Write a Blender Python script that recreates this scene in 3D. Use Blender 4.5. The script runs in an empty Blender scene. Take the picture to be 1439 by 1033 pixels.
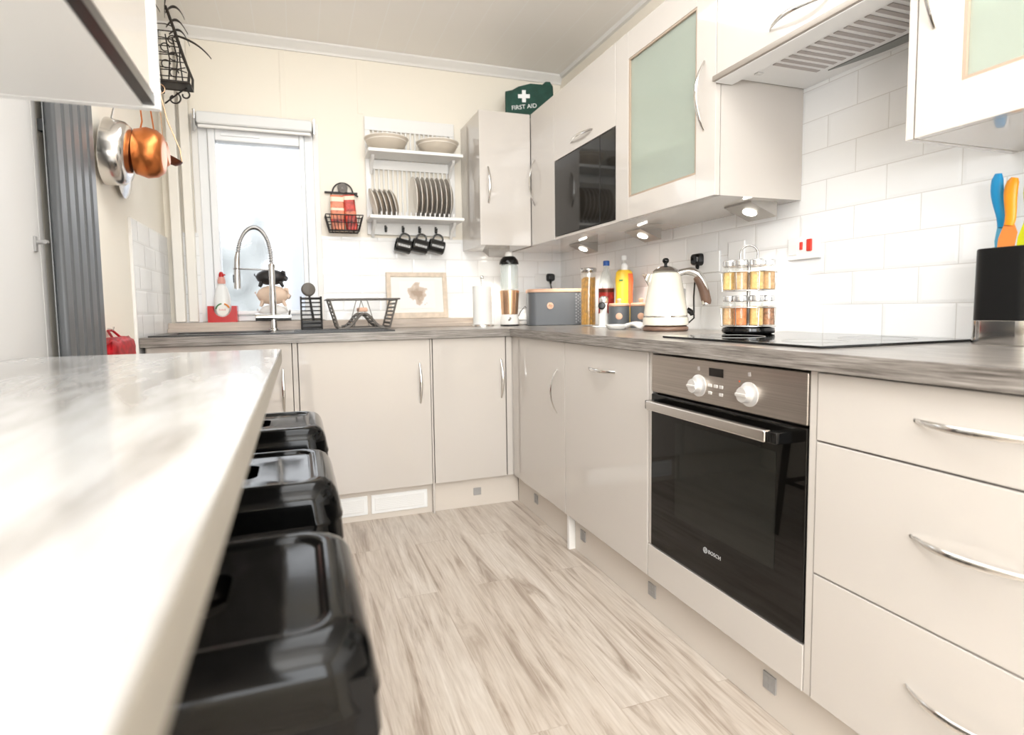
import bpy, bmesh, math, random
from mathutils import Vector, Matrix, Euler
random.seed(7)
PI = math.pi
SC = bpy.context.scene
COL = SC.collection

# ------------------------------------------------------------------ helpers
class MB:
    """collects shapes into one mesh"""
    def __init__(self):
        self.v = []; self.f = []
    def add(self, verts, faces, M=None):
        o = len(self.v)
        for p in verts:
            p = Vector(p)
            self.v.append(M @ p if M else p)
        for f in faces:
            self.f.append([i + o for i in f])
        return self
    def box(self, x0, x1, y0, y1, z0, z1, bev=0.0, M=None, seg=2):
        if bev <= 0:
            vs = [(x, y, z) for x in (x0, x1) for y in (y0, y1) for z in (z0, z1)]
            fs = [(0,1,3,2),(4,6,7,5),(0,4,5,1),(2,3,7,6),(0,2,6,4),(1,5,7,3)]
            return self.add(vs, fs, M)
        bm = bmesh.new()
        bmesh.ops.create_cube(bm, size=1)
        for v in bm.verts:
            v.co = Vector(((x0+x1)/2 + v.co.x*(x1-x0), (y0+y1)/2 + v.co.y*(y1-y0), (z0+z1)/2 + v.co.z*(z1-z0)))
        bmesh.ops.bevel(bm, geom=bm.edges[:], offset=bev, segments=seg, profile=0.5, affect='EDGES')
        bm.verts.index_update()
        self.add([v.co.copy() for v in bm.verts], [[v.index for v in f.verts] for f in bm.faces], M)
        bm.free()
        return self
    def loops(self, loops, cap0=True, cap1=True, closed=True, M=None):
        n = len(loops[0]); vs = [p for l in loops for p in l]; fs = []
        for i in range(len(loops)-1):
            for j in range(n if closed else n-1):
                a = i*n+j; b = i*n+(j+1) % n
                fs.append((a, b, b+n, a+n))
        if cap0: fs.append(list(range(n))[::-1])
        if cap1: fs.append(list(range((len(loops)-1)*n, len(loops)*n)))
        return self.add(vs, fs, M)
    def lathe(self, prof, c=(0,0,0), n=32, M=None, cap0=True, cap1=True):
        c = Vector(c)
        L = [[c + Vector((r*math.cos(2*PI*j/n), r*math.sin(2*PI*j/n), z)) for j in range(n)] for r, z in prof]
        return self.loops(L, cap0, cap1, True, M)
    def cyl(self, a, b, r, n=20, r2=None):
        return self.tube([a, b], [r, r if r2 is None else r2], n)
    def tube(self, pts, r, n=10, closed=False, sx=1.0, up=None):
        """sweep an ellipse (r, r*sx) along pts"""
        P = [Vector(p) for p in pts]; m = len(P)
        R = list(r) if isinstance(r, (list, tuple)) else [r]*m
        T = []
        for i in range(m):
            if closed: t = P[(i+1) % m]-P[i-1]
            else: t = P[min(i+1, m-1)]-P[max(i-1, 0)]
            T.append(t.normalized())
        u = Vector(up) if up else (Vector((0,0,1)) if abs(T[0].z) < .9 else Vector((1,0,0)))
        L = []
        for i in range(m):
            a = u - T[i]*u.dot(T[i])
            if a.length < 1e-5: a = T[i].orthogonal()
            a.normalize(); b = T[i].cross(a); u = a
            L.append([P[i] + a*(R[i]*math.cos(2*PI*j/n)) + b*(R[i]*sx*math.sin(2*PI*j/n)) for j in range(n)])
        if closed: L.append(L[0])
        return self.loops(L, not closed, not closed)
    def prism(self, poly, d, M=None):
        n = len(poly)
        return self.loops([[(x, y, 0) for x, y in poly], [(x, y, d) for x, y in poly]], M=M)

def build(mb, name):
    me = bpy.data.meshes.new(name)
    me.from_pydata([tuple(v) for v in mb.v], [], mb.f)
    me.validate()
    bm = bmesh.new(); bm.from_mesh(me)
    bmesh.ops.recalc_face_normals(bm, faces=bm.faces[:])
    bm.to_mesh(me); bm.free()
    for p in me.polygons: p.use_smooth = True
    me.set_sharp_from_angle(angle=math.radians(61))
    return me

ORG = {}
def weighted(o):      # keep big flat faces flat beside their rounded edges
    m = o.modifiers.new('weighted_normal', 'WEIGHTED_NORMAL'); m.mode = 'FACE_AREA'; m.weight = 90; m.keep_sharp = True
def thing(name, label, cat, loc=(0,0,0), group=None, local=False):
    o = bpy.data.objects.new(name, None); COL.objects.link(o)
    o.empty_display_size = .05
    o.location = loc; o['label'] = label; o['category'] = cat
    if group: o['group'] = group
    ORG[o.name] = Vector((0,0,0)) if local else Vector(loc)
    return o
def part(name, mb, mat, parent, label=None):
    og = ORG.get(parent.name, Vector((0,0,0))) if parent else Vector((0,0,0))
    me = build(mb, name)
    if og.length > 0: me.transform(Matrix.Translation(-og))
    me.materials.append(M[mat])
    o = bpy.data.objects.new(name, me); COL.objects.link(o); weighted(o)
    if parent: o.parent = parent
    ORG[o.name] = og
    if label: o['label'] = label
    return o
def solo(name, mb, mat, label, cat, loc=(0,0,0), group=None, local=False):
    me = build(mb, name)
    if not local: me.transform(Matrix.Translation(-Vector(loc)))
    me.materials.append(M[mat])
    o = bpy.data.objects.new(name, me); COL.objects.link(o); o.location = loc; weighted(o)
    o['label'] = label; o['category'] = cat
    if group: o['group'] = group
    ORG[o.name] = Vector((0,0,0)) if local else Vector(loc)
    return o
def struct(name, mb, mat, parent=None):
    o = part(name, mb, mat, parent)
    if not parent: o['kind'] = 'structure'
    return o
def dup(root, loc, rot=None, label=None, group=None):
    r = root.copy(); COL.objects.link(r); r.location = loc
    if rot is not None: r.rotation_euler = rot
    if label: r['label'] = label
    if group: r['group'] = group
    for ch in list(root.children):
        c = ch.copy(); COL.objects.link(c); c.parent = r
        for g in list(ch.children):
            d = g.copy(); COL.objects.link(d); d.parent = c
    return r
def arc(c, r, a0, a1, n, ax='xz'):
    out = []
    for i in range(n+1):
        a = a0+(a1-a0)*i/n; p = [c[0], c[1], c[2]]
        k = {'x':0,'y':1,'z':2}
        p[k[ax[0]]] += r*math.cos(a); p[k[ax[1]]] += r*math.sin(a); out.append(tuple(p))
    return out
def rrect(a, b, r, n=8, z=0.0, cx=0, cy=0):
    pts = []
    for q, (sx, sy) in enumerate(((1,1),(-1,1),(-1,-1),(1,-1))):
        for i in range(n+1):
            t = PI/2*q + PI/2*i/n
            pts.append((cx+sx*(a-r)+r*math.cos(t), cy+sy*(b-r)+r*math.sin(t), z))
    return pts
def bez(p0, p1, p2, p3, n=10):
    P = [Vector(p) for p in (p0,p1,p2,p3)]; out = []
    for i in range(n+1):
        t = i/n; s = 1-t
        out.append(P[0]*s**3+P[1]*3*s*s*t+P[2]*3*s*t*t+P[3]*t**3)
    return out

# ------------------------------------------------------------------ materials
M = {}
def node_mat(name):
    m = bpy.data.materials.new(name); m.use_nodes = True
    nt = m.node_tree; M[name] = m
    return m, nt, nt.nodes['Principled BSDF']
def mat(name, col, rough=.5, metal=0.0, coat=0.0, trans=0.0, ior=1.45, noise=None, emit=None, spec=.5):
    m, nt, b = node_mat(name)
    b.inputs['Base Color'].default_value = (*col, 1)
    b.inputs['Roughness'].default_value = rough
    b.inputs['Metallic'].default_value = metal
    b.inputs['Coat Weight'].default_value = coat
    b.inputs['Coat Roughness'].default_value = .03
    b.inputs['Transmission Weight'].default_value = trans
    b.inputs['IOR'].default_value = ior
    b.inputs['Specular IOR Level'].default_value = spec
    if emit:
        b.inputs['Emission Color'].default_value = (*emit[0], 1)
        b.inputs['Emission Strength'].default_value = emit[1]
    if noise:      # (scale, amount) gentle tonal variation of the material itself
        tc = nt.nodes.new('ShaderNodeTexCoord'); nz = nt.nodes.new('ShaderNodeTexNoise')
        nz.inputs['Scale'].default_value = noise[0]; nz.inputs['Detail'].default_value = 4
        nt.links.new(tc.outputs['Object'], nz.inputs['Vector'])
        r = nt.nodes.new('ShaderNodeValToRGB')
        a = noise[1]
        r.color_ramp.elements[0].position = .3; r.color_ramp.elements[1].position = .7
        r.color_ramp.elements[0].color = (*[c*(1-a) for c in col], 1)
        r.color_ramp.elements[1].color = (*[min(1, c*(1+a)) for c in col], 1)
        nt.links.new(nz.outputs['Fac'], r.inputs['Fac'])
        nt.links.new(r.outputs['Color'], b.inputs['Base Color'])
    return m
def coords(nt, order):
    tc = nt.nodes.new('ShaderNodeTexCoord'); s = nt.nodes.new('ShaderNodeSeparateXYZ'); c = nt.nodes.new('ShaderNodeCombineXYZ')
    nt.links.new(tc.outputs['Object'], s.inputs[0])
    for i, a in enumerate(order):
        if a in 'XYZ': nt.links.new(s.outputs[a], c.inputs[i])
    return c
def mapping(nt, src, loc=(0,0,0), scale=(1,1,1)):
    m = nt.nodes.new('ShaderNodeMapping'); m.inputs['Location'].default_value = loc; m.inputs['Scale'].default_value = scale
    nt.links.new(src.outputs[0], m.inputs['Vector']); return m
def tile_mat(name, order, off):
    m, nt, b = node_mat(name)
    c = mapping(nt, coords(nt, order), (-off[0], -off[1], 0))
    br = nt.nodes.new('ShaderNodeTexBrick')
    br.inputs['Scale'].default_value = 1; br.inputs['Brick Width'].default_value = .2; br.inputs['Row Height'].default_value = .1
    br.inputs['Mortar Size'].default_value = .0016; br.inputs['Mortar Smooth'].default_value = .3
    br.inputs['Color1'].default_value = (.89,.892,.89,1); br.inputs['Color2'].default_value = (.875,.877,.875,1); br.inputs['Mortar'].default_value = (.70,.69,.67,1)
    br.offset = .5
    nt.links.new(c.outputs[0], br.inputs['Vector']); nt.links.new(br.outputs['Color'], b.inputs['Base Color'])
    b2 = nt.nodes.new('ShaderNodeTexBrick')      # wide soft joint: the bevelled edge of each tile
    for k, v in (('Scale',1),('Brick Width',.2),('Row Height',.1),('Mortar Size',.011),('Mortar Smooth',1.0)): b2.inputs[k].default_value = v
    b2.offset = .5
    nt.links.new(c.outputs[0], b2.inputs['Vector'])
    bp = nt.nodes.new('ShaderNodeBump'); bp.invert = True; bp.inputs['Strength'].default_value = .35; bp.inputs['Distance'].default_value = .003
    nt.links.new(b2.outputs['Fac'], bp.inputs['Height']); nt.links.new(bp.outputs[0], b.inputs['Normal'])
    b.inputs['Roughness'].default_value = .12
def ramp(nt, src, stops):
    r = nt.nodes.new('ShaderNodeValToRGB'); e = r.color_ramp.elements
    while len(e) < len(stops): e.new(.5)
    for i, (p, c) in enumerate(stops): e[i].position = p; e[i].color = (*c, 1)
    nt.links.new(src, r.inputs['Fac']); return r
def wood_mat(name, order, scale, stops, rough, coat=0.0, detail=6, dist=.6):
    m, nt, b = node_mat(name)
    c = mapping(nt, coords(nt, order), scale=scale)
    nz = nt.nodes.new('ShaderNodeTexNoise'); nz.inputs['Scale'].default_value = 1; nz.inputs['Detail'].default_value = detail
    nz.inputs['Roughness'].default_value = .62; nz.inputs['Distortion'].default_value = dist
    nt.links.new(c.outputs[0], nz.inputs['Vector'])
    r = ramp(nt, nz.outputs['Fac'], stops)
    nt.links.new(r.outputs['Color'], b.inputs['Base Color'])
    b.inputs['Roughness'].default_value = rough; b.inputs['Coat Weight'].default_value = coat; b.inputs['Coat Roughness'].default_value = .12
    return m, nt, b, c, r
def mix(nt, a, b2, fac, mode='MULTIPLY'):
    x = nt.nodes.new('ShaderNodeMix'); x.data_type = 'RGBA'; x.blend_type = mode
    if isinstance(fac, float): x.inputs[0].default_value = fac
    else: nt.links.new(fac, x.inputs[0])
    nt.links.new(a, x.inputs[6]); nt.links.new(b2, x.inputs[7]); return x.outputs[2]

mat('cream_paint', (.90,.84,.735), .6)
mat('ceiling_white', (.72,.68,.625), .55)
mat('white_boxing', (.88,.84,.77), .45)
mat('cabinet_white', (.86,.855,.845), .35)
mat('trim_white', (.84,.82,.79), .4)
mat('door_white', (.70,.68,.66), .35)
mat('gloss_beige', (.585,.542,.498), .07, coat=.5)
mat('carcass_beige', (.62,.56,.50), .25)
mat('plinth_beige', (.68,.62,.555), .22)
mat('bar_edge', (.27,.245,.205), .4, noise=(30,.08))
mat('grip_black', (.035,.03,.028), .22, spec=.3)
mat('wedge_steel', (.40,.375,.345), .35, metal=.7)
mat('shelf_glass', (.20,.27,.23), .2)
mat('print_grey', (.45,.45,.45), .5)
mat('spring_steel', (.40,.39,.38), .2, metal=1)
mat('bread_relief_lit', (.30,.31,.33), .35)
mat('bead_tan', (.40,.31,.235), .35)
mat('radiator_highlight', (.30,.31,.32), .4)
mat('chrome', (.78,.77,.75), .13, metal=1)
mat('dark_chrome', (.60,.58,.56), .1, metal=1)
mat('gap_dark', (.06,.05,.045), .6)
mat('white_plastic', (.86,.86,.85), .25)
mat('upvc', (.87,.88,.89), .25)
mat('blind_fabric', (.80,.80,.79), .6)
mat('black_gloss', (.005,.005,.005), .06, spec=.45)
mat('black_metal', (.002,.002,.002), .09, spec=.25)
mat('black_wire', (.02,.018,.017), .4)
mat('iron', (.02,.014,.01), .5)
mat('grey_wire', (.17,.155,.14), .35, metal=.4)
mat('rack_flap', (.13,.115,.10), .5)
mat('radiator_grey', (.105,.11,.115), .33)
mat('hood_silver', (.90,.90,.895), .32)
mat('hood_slot', (.46,.42,.41), .5)
mat('hood_lens', (.24,.25,.24), .3)
mat('hood_edge', (.33,.29,.25), .3, metal=.4)
mat('inner_glass', (.012,.0125,.0105), .05, spec=.42)
mat('oven_glass', (.004,.0035,.003), .03, spec=.42)
mat('screen', (.006,.005,.004), .1)
mat('knob_silver', (.82,.80,.78), .28, metal=.6)
mat('print_white', (.85,.85,.85), .5)
mat('red_plastic', (.55,.012,.012), .25)
mat('red_cloth', (.38,.006,.012), .45, noise=(40,.4))
mat('bottle_clear', (.86,.86,.84), .2)
mat('label_white', (.88,.86,.80), .4)
mat('orange', (.80,.26,.02), .35)
mat('green', (.05,.22,.06), .4)
mat('pink_plastic', (.75,.36,.30), .35)
mat('pig_black', (.022,.02,.02), .4)
mat('pig_peach', (.80,.60,.46), .45)
mat('pig_white', (.82,.80,.77), .4)
mat('copper', (.78,.50,.32), .25, metal=.85)
mat('pan_copper', (.62,.20,.06), .30, metal=.9)
mat('rose_gold', (.60,.36,.25), .35, metal=.2)
mat('steel', (.74,.72,.70), .2, metal=1)
mat('ladle_brown', (.13,.035,.015), .35, metal=.4)
mat('paper', (.90,.90,.87), .8)
mat('bread_grey', (.115,.123,.133), .4)
mat('bamboo', (.62,.37,.25), .45, noise=(18,.15))
mat('beech', (.66,.48,.36), .5, noise=(25,.12))
mat('frame_wood', (.70,.585,.47), .5, noise=(30,.12))
mat('spaghetti', (.72,.36,.03), .55, noise=(60,.3))
mat('blue_cap', (.02,.10,.38), .35)
mat('label_red', (.45,.03,.02), .4, noise=(45,.6))
mat('yellow', (.85,.55,.04), .35)
mat('orange_red', (.82,.16,.05), .35)
mat('kettle_cream', (.80,.755,.64), .16, coat=.6)
mat('kettle_brown', (.17,.10,.07), .35)
mat('green_bag', (.010,.055,.038), .7, noise=(25,.25))
mat('bowl_stone', (.62,.545,.45), .3)
mat('plate_cream', (.90,.84,.76), .25)
mat('plate_back', (.36,.29,.22), .35)
mat('rack_white', (.86,.85,.83), .35)
mat('mug_black', (.012,.012,.012), .13, coat=.5)
mat('packet_red', (.50,.05,.035), .45, noise=(28,.7))
mat('packet_orange', (.78,.22,.12), .45, noise=(26,.5))
mat('packet_pale', (.85,.72,.55), .5)
mat('handle_blue', (.01,.30,.62), .35)
mat('handle_orange', (.90,.33,.01), .35)
mat('blade_blue', (.12,.45,.68), .4)
mat('blade_orange', (.80,.25,.05), .4)
mat('handle_lime', (.60,.62,.01), .35)
mat('knife_black', (.007,.007,.007), .3, spec=.25)
mat('vent_white', (.88,.89,.89), .3)
mat('switch_red', (.72,.04,.02), .3)
mat('lid_silver', (.72,.72,.72), .2, metal=.9)
mat('spice_tan', (.62,.38,.18), .7, noise=(90,.3))
mat('spice_orange', (.66,.22,.06), .7, noise=(90,.3))
mat('spice_yellow', (.74,.50,.18), .7, noise=(90,.25))
mat('spice_brown', (.36,.16,.07), .7, noise=(120,.5))
mat('spice_pale', (.62,.52,.40), .7, noise=(120,.4))
mat('led', (.95,.94,.9), .3, emit=((1,.95,.86), 6))
mat('ceramic', (.86,.84,.80), .15)
mat('drain_grey', (.36,.35,.34), .4)
mat('hedge', (.36,.38,.38), .8, noise=(6,.4))  # hedge and fence colours paled to hold the bright outdoor haze
mat('outdoor_fence', (.46,.48,.52), .8)
mat('paving', (.45,.45,.45), .9)
mat('sponge', (.80,.50,.36), .8)
mat('sink_steel', (.045,.045,.045), .28, metal=.2)

# brushed steel of the oven panel
m, nt, b = node_mat('brushed_steel')
c = mapping(nt, coords(nt, 'YZX'), scale=(3, 400, 1)); nz = nt.nodes.new('ShaderNodeTexNoise'); nz.inputs['Scale'].default_value = 1
nt.links.new(c.outputs[0], nz.inputs['Vector'])
r = ramp(nt, nz.outputs['Fac'], [(.3,(.40,.36,.32)),(.7,(.50,.455,.41))]); nt.links.new(r.outputs[0], b.inputs['Base Color'])
b.inputs['Metallic'].default_value = .9; b.inputs['Roughness'].default_value = .3

tile_mat('tile_right', 'YZ', (1.11, .91))
tile_mat('tile_back', 'XZ', (.05, .91))
tile_mat('tile_left', 'YZ', (2.70, .91))

# worktops: grey brown streaked laminate, grain along the run
WT = [(.30,(.060,.051,.044)),(.42,(.16,.141,.125)),(.54,(.255,.23,.207)),(.72,(.42,.39,.36))]
wood_mat('worktop_right', 'XYZ', (110, 9, 300), WT, .28, .2, dist=.2)
wood_mat('worktop_back', 'XYZ', (9, 110, 300), WT, .28, .2, dist=.2)
wood_mat('ledge_wood', 'XYZ', (5, 50, 60), [(.25,(.42,.34,.28)),(.7,(.60,.51,.43))], .35)
# breakfast bar: pale laminate with soft grey brown streaks running across
m, nt, b, c, r = wood_mat('bar_top', 'XYZ', (8, 1.6, 3), [(.28,(.235,.215,.198)),(.41,(.36,.342,.325)),(.53,(.50,.49,.477)),(.75,(.56,.556,.55))], .2, .3, detail=5, dist=1.1)
n2 = nt.nodes.new('ShaderNodeTexNoise'); n2.inputs['Scale'].default_value = 1; n2.inputs['Detail'].default_value = 3
c2 = mapping(nt, coords(nt, 'XYZ'), (0,0,0), (60, 8, 20)); nt.links.new(c2.outputs[0], n2.inputs['Vector'])
r2 = ramp(nt, n2.outputs['Fac'], [(.3,(.86,.85,.83)),(.6,(1,1,1))])
nt.links.new(mix(nt, r.outputs[0], r2.outputs[0], .8), b.inputs['Base Color'])
# floor: pale oak planks running away from the camera
m, nt, b = node_mat('floor_oak')
c0 = coords(nt, 'YXZ')
br = nt.nodes.new('ShaderNodeTexBrick'); br.offset = .37; br.offset_frequency = 2
for k, v in (('Scale',1),('Brick Width',1.2),('Row Height',.146),('Mortar Size',.0011),('Mortar Smooth',.2),('Bias',0)): br.inputs[k].default_value = v
br.inputs['Color1'].default_value = (0,0,0,1); br.inputs['Color2'].default_value = (1,1,1,1); br.inputs['Mortar'].default_value = (.5,.5,.5,1)
nt.links.new(c0.outputs[0], br.inputs['Vector'])
sh = nt.nodes.new('ShaderNodeVectorMath'); sh.operation = 'MULTIPLY_ADD'      # shift the grain plank by plank
nt.links.new(br.outputs['Color'], sh.inputs[0]); sh.inputs[1].default_value = (7.3, 3.1, 0); nt.links.new(c0.outputs[0], sh.inputs[2])
mp = mapping(nt, sh, scale=(1.5, 17, 1))
nz = nt.nodes.new('ShaderNodeTexNoise'); nz.inputs['Scale'].default_value = 1; nz.inputs['Detail'].default_value = 7; nz.inputs['Roughness'].default_value = .6; nz.inputs['Distortion'].default_value = 1.5
nt.links.new(mp.outputs[0], nz.inputs['Vector'])
r = ramp(nt, nz.outputs['Fac'], [(.25,(.19,.145,.11)),(.37,(.38,.315,.26)),(.48,(.54,.475,.41)),(.75,(.65,.595,.535))])
mp2 = mapping(nt, sh, scale=(9, 120, 1)); n3 = nt.nodes.new('ShaderNodeTexNoise'); n3.inputs['Scale'].default_value = 1; n3.inputs['Detail'].default_value = 3
nt.links.new(mp2.outputs[0], n3.inputs['Vector']); r3 = ramp(nt, n3.outputs['Fac'], [(.3,(.80,.77,.74)),(.62,(1,1,1))])
col = mix(nt, r.outputs[0], r3.outputs[0], .8)
r4 = ramp(nt, br.outputs['Fac'], [(0,(1,1,1)),(1,(.82,.79,.76))])
r5 = ramp(nt, br.outputs['Color'], [(0,(.93,.91,.89)),(1,(1.0,1.0,1.0))])
col = mix(nt, mix(nt, col, r5.outputs[0], 1.0), r4.outputs[0], 1.0)
nt.links.new(col, b.inputs['Base Color']); b.inputs['Roughness'].default_value = .34
# plank ceiling grooves
m, nt, b = node_mat('ceiling_boards')
c0 = coords(nt, 'YXZ'); br = nt.nodes.new('ShaderNodeTexBrick'); br.offset = 0
for k, v in (('Scale',1),('Brick Width',9),('Row Height',.155),('Mortar Size',.003),('Mortar Smooth',.5)): br.inputs[k].default_value = v
for k in ('Color1','Color2'): br.inputs[k].default_value = (.94,.905,.86,1)
br.inputs['Mortar'].default_value = (.97,.95,.92,1)
mpc = mapping(nt, c0, (3, .0, 0)); nt.links.new(mpc.outputs[0], br.inputs['Vector']); nt.links.new(br.outputs['Color'], b.inputs['Base Color'])
b.inputs['Roughness'].default_value = .4
# clear glass and frosted glasses
def glassy(name, tint, trans, dif, rough=.02):
    m, nt, b = node_mat(name); nt.nodes.remove(b); out = nt.nodes['Material Output']
    t = nt.nodes.new('ShaderNodeBsdfTransparent'); t.inputs[0].default_value = (*tint, 1)
    g = nt.nodes.new('ShaderNodeBsdfGlossy'); g.inputs['Roughness'].default_value = rough; g.inputs[0].default_value = (1,1,1,1)
    d = nt.nodes.new('ShaderNodeBsdfDiffuse'); d.inputs[0].default_value = (*dif, 1)
    m1 = nt.nodes.new('ShaderNodeMixShader'); m1.inputs[0].default_value = trans
    nt.links.new(d.outputs[0], m1.inputs[1]); nt.links.new(t.outputs[0], m1.inputs[2])
    lw = nt.nodes.new('ShaderNodeLayerWeight'); lw.inputs[0].default_value = .5
    pw = nt.nodes.new('ShaderNodeMath'); pw.operation = 'POWER'; pw.inputs[1].default_value = 4; nt.links.new(lw.outputs['Facing'], pw.inputs[0])
    fr = nt.nodes.new('ShaderNodeMath'); fr.operation = 'MULTIPLY_ADD'; fr.inputs[1].default_value = .55; fr.inputs[2].default_value = .04; nt.links.new(pw.outputs[0], fr.inputs[0])
    m2 = nt.nodes.new('ShaderNodeMixShader'); nt.links.new(fr.outputs[0], m2.inputs[0])
    nt.links.new(m1.outputs[0], m2.inputs[1]); nt.links.new(g.outputs[0], m2.inputs[2]); nt.links.new(m2.outputs[0], out.inputs[0])
glassy('clear_glass', (.985,.99,.985), .97, (.8,.82,.8))
glassy('frosted_glass', (.93,.97,.92), .62, (.62,.67,.59), .12)
glassy('tint_glass', (.96,.98,.975), .72, (.86,.9,.89))
# window pane: patterned obscure glass
m, nt, b = node_mat('window_glass')
b.inputs['Base Color'].default_value = (.97,.985,1,1); b.inputs['Transmission Weight'].default_value = 1; b.inputs['Roughness'].default_value = .2; b.inputs['IOR'].default_value = 1.2
tc = nt.nodes.new('ShaderNodeTexCoord'); nz = nt.nodes.new('ShaderNodeTexNoise'); nz.inputs['Scale'].default_value = 60
nt.links.new(tc.outputs['Object'], nz.inputs['Vector']); bp = nt.nodes.new('ShaderNodeBump'); bp.inputs['Strength'].default_value = .2; bp.inputs['Distance'].default_value = .004
nt.links.new(nz.outputs['Fac'], bp.inputs['Height']); nt.links.new(bp.outputs[0], b.inputs['Normal'])
# faint brown wash drawing on paper
m, nt, b = node_mat('sketch')
c0 = mapping(nt, coords(nt, 'XYZ'), (-.01, 0, -.01), (8.5, 1, 7.5)); ln = nt.nodes.new('ShaderNodeVectorMath'); ln.operation = 'LENGTH'
nz = nt.nodes.new('ShaderNodeTexNoise'); nz.inputs['Scale'].default_value = 22; nz.inputs['Detail'].default_value = 5
tc = nt.nodes.new('ShaderNodeTexCoord'); nt.links.new(tc.outputs['Object'], nz.inputs['Vector'])
nt.links.new(c0.outputs[0], ln.inputs[0])
ad = nt.nodes.new('ShaderNodeMath'); ad.operation = 'MULTIPLY_ADD'; ad.inputs[1].default_value = 1.1; nt.links.new(nz.outputs['Fac'], ad.inputs[0]); nt.links.new(ln.outputs['Value'], ad.inputs[2])
r = ramp(nt, ad.outputs[0], [(.70,(.42,.31,.23)),(1.0,(.68,.57,.48)),(1.22,(.86,.85,.83))]); nt.links.new(r.outputs[0], b.inputs['Base Color'])

# ------------------------------------------------------------------ dimensions (metres; camera stands at x = y = 0)
XL, XW, YW, YF, ZC = -.63, 1.62, 3.39, -2.6, 2.465
XR, YB = 1.025, 2.731           # faces of the base doors
XU, YU = 1.255, 3.012           # faces of the wall doors
XE, YE = 1.005, 2.706           # worktop front edges
ZT = .912                       # worktop top
ZU, ZV = 1.361, 2.081           # wall cabinets

# ------------------------------------------------------------------ the room
struct('floor', MB().box(XL-.1, XW+.1, YF-.1, YW+.1, -.06, 0), 'floor_oak')
struct('ceiling', MB().box(XL-.1, XW+.1, YF-.1, YW+.1, ZC, ZC+.06), 'ceiling_boards')
wb = MB()
WX0, WX1, WZ0, WZ1 = -.455, .112, .965, 2.02
wb.box(XL-.1, WX0, YW, YW+.1, 0, ZC); wb.box(WX1, XW+.1, YW, YW+.1, 0, ZC)
wb.box(WX0, WX1, YW, YW+.1, 0, WZ0); wb.box(WX0, WX1, YW, YW+.1, WZ1, ZC)
wall_back = struct('wall_back', wb, 'cream_paint')
wall_right = struct('wall_right', MB().box(XW, XW+.1, YF-.1, YW, 0, ZC), 'cream_paint')
wl = MB(); DY0, DY1, DZ = 1.02, 1.86, 2.02
LY0, LY1, LZ0, LZ1 = -2.3, -1.05, .85, 2.15      # unseen side window behind the camera, added to let in light
wl.box(XL-.1, XL, YF-.1, LY0, 0, ZC); wl.box(XL-.1, XL, LY1, DY0, 0, ZC); wl.box(XL-.1, XL, LY0, LY1, 0, LZ0); wl.box(XL-.1, XL, LY0, LY1, LZ1, ZC); wl.box(XL-.1, XL, DY1, YW, 0, ZC); wl.box(XL-.1, XL, DY0, DY1, DZ, ZC)
wall_left = struct('wall_left', wl, 'cream_paint')
# wall behind the camera; its big window opening is added for light
wf = MB(); FX0, FX1, FZ0, FZ1 = -.55, .95, .80, 2.25
wf.box(XL, FX0, YF-.1, YF, 0, ZC); wf.box(FX1, XW, YF-.1, YF, 0, ZC); wf.box(FX0, FX1, YF-.1, YF, 0, FZ0); wf.box(FX0, FX1, YF-.1, YF, FZ1, ZC)
struct('wall_front', wf, 'cream_paint')
w2 = MB()
for x0, x1 in ((FX0, FX0+.06), (.17, .23), (FX1-.06, FX1)): w2.box(x0, x1, YF-.08, YF-.02, FZ0, FZ1)
w2.box(FX0+.06, .17, YF-.08, YF-.02, FZ0, FZ0+.06); w2.box(.23, FX1-.06, YF-.08, YF-.02, FZ0, FZ0+.06)
w2.box(FX0+.06, .17, YF-.08, YF-.02, FZ1-.06, FZ1); w2.box(.23, FX1-.06, YF-.08, YF-.02, FZ1-.06, FZ1)
struct('added_window_rear', w2, 'upvc')  # frame of the added rear window, out of view
w3 = MB()
for a, b_ in ((LY0, LY0+.06), ((LY0+LY1)/2-.03, (LY0+LY1)/2+.03), (LY1-.06, LY1)): w3.box(XL-.08, XL-.02, a, b_, LZ0, LZ1)
for a, b_ in ((LZ0, LZ0+.06), (LZ1-.06, LZ1)):
    w3.box(XL-.08, XL-.02, LY0+.06, (LY0+LY1)/2-.03, a, b_); w3.box(XL-.08, XL-.02, (LY0+LY1)/2+.03, LY1-.06, a, b_)
struct('added_window_side', w3, 'upvc')  # frame of the added side window, out of view
# tiling (9 mm thick)
part('tiling', MB().box(XW-.009, XW, YF, YW-.009, .80, 2.04), 'tile_right', wall_right)
tb = MB(); tb.box(WX1+.03, XW-.0095, YW-.009, YW, .80, 1.43); tb.box(-.60, WX0-.02, YW-.009, YW, .80, 1.43)
part('tiling', tb, 'tile_back', wall_back)
part('tiling', MB().box(XL, XL+.009, 2.70, YW-.009, .80, 1.40), 'tile_left', wall_left)
part('tile_edge_strip', MB().box(XL, XL+.012, 2.688, 2.70, .80, 1.40, .002), 'trim_white', wall_left)
# panel cover strips and corner boxing on the back wall
part('cover_strip', MB().box(-.045, -.015, YW-.004, YW, 2.04, ZC-.05, .001), 'cream_paint', wall_back)
part('cover_strip', MB().box(.36, .39, YW-.004, YW, 2.12, ZC-.05, .001), 'cream_paint', wall_back)
part('corner_boxing', MB().box(-.595, -.548, YW-.05, YW, .965, ZC-.05, .006), 'white_boxing', wall_back)
part('corner_boxing', MB().box(-.535, -.49, YW-.035, YW, .965, ZC-.05, .006), 'white_boxing', wall_back)
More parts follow.
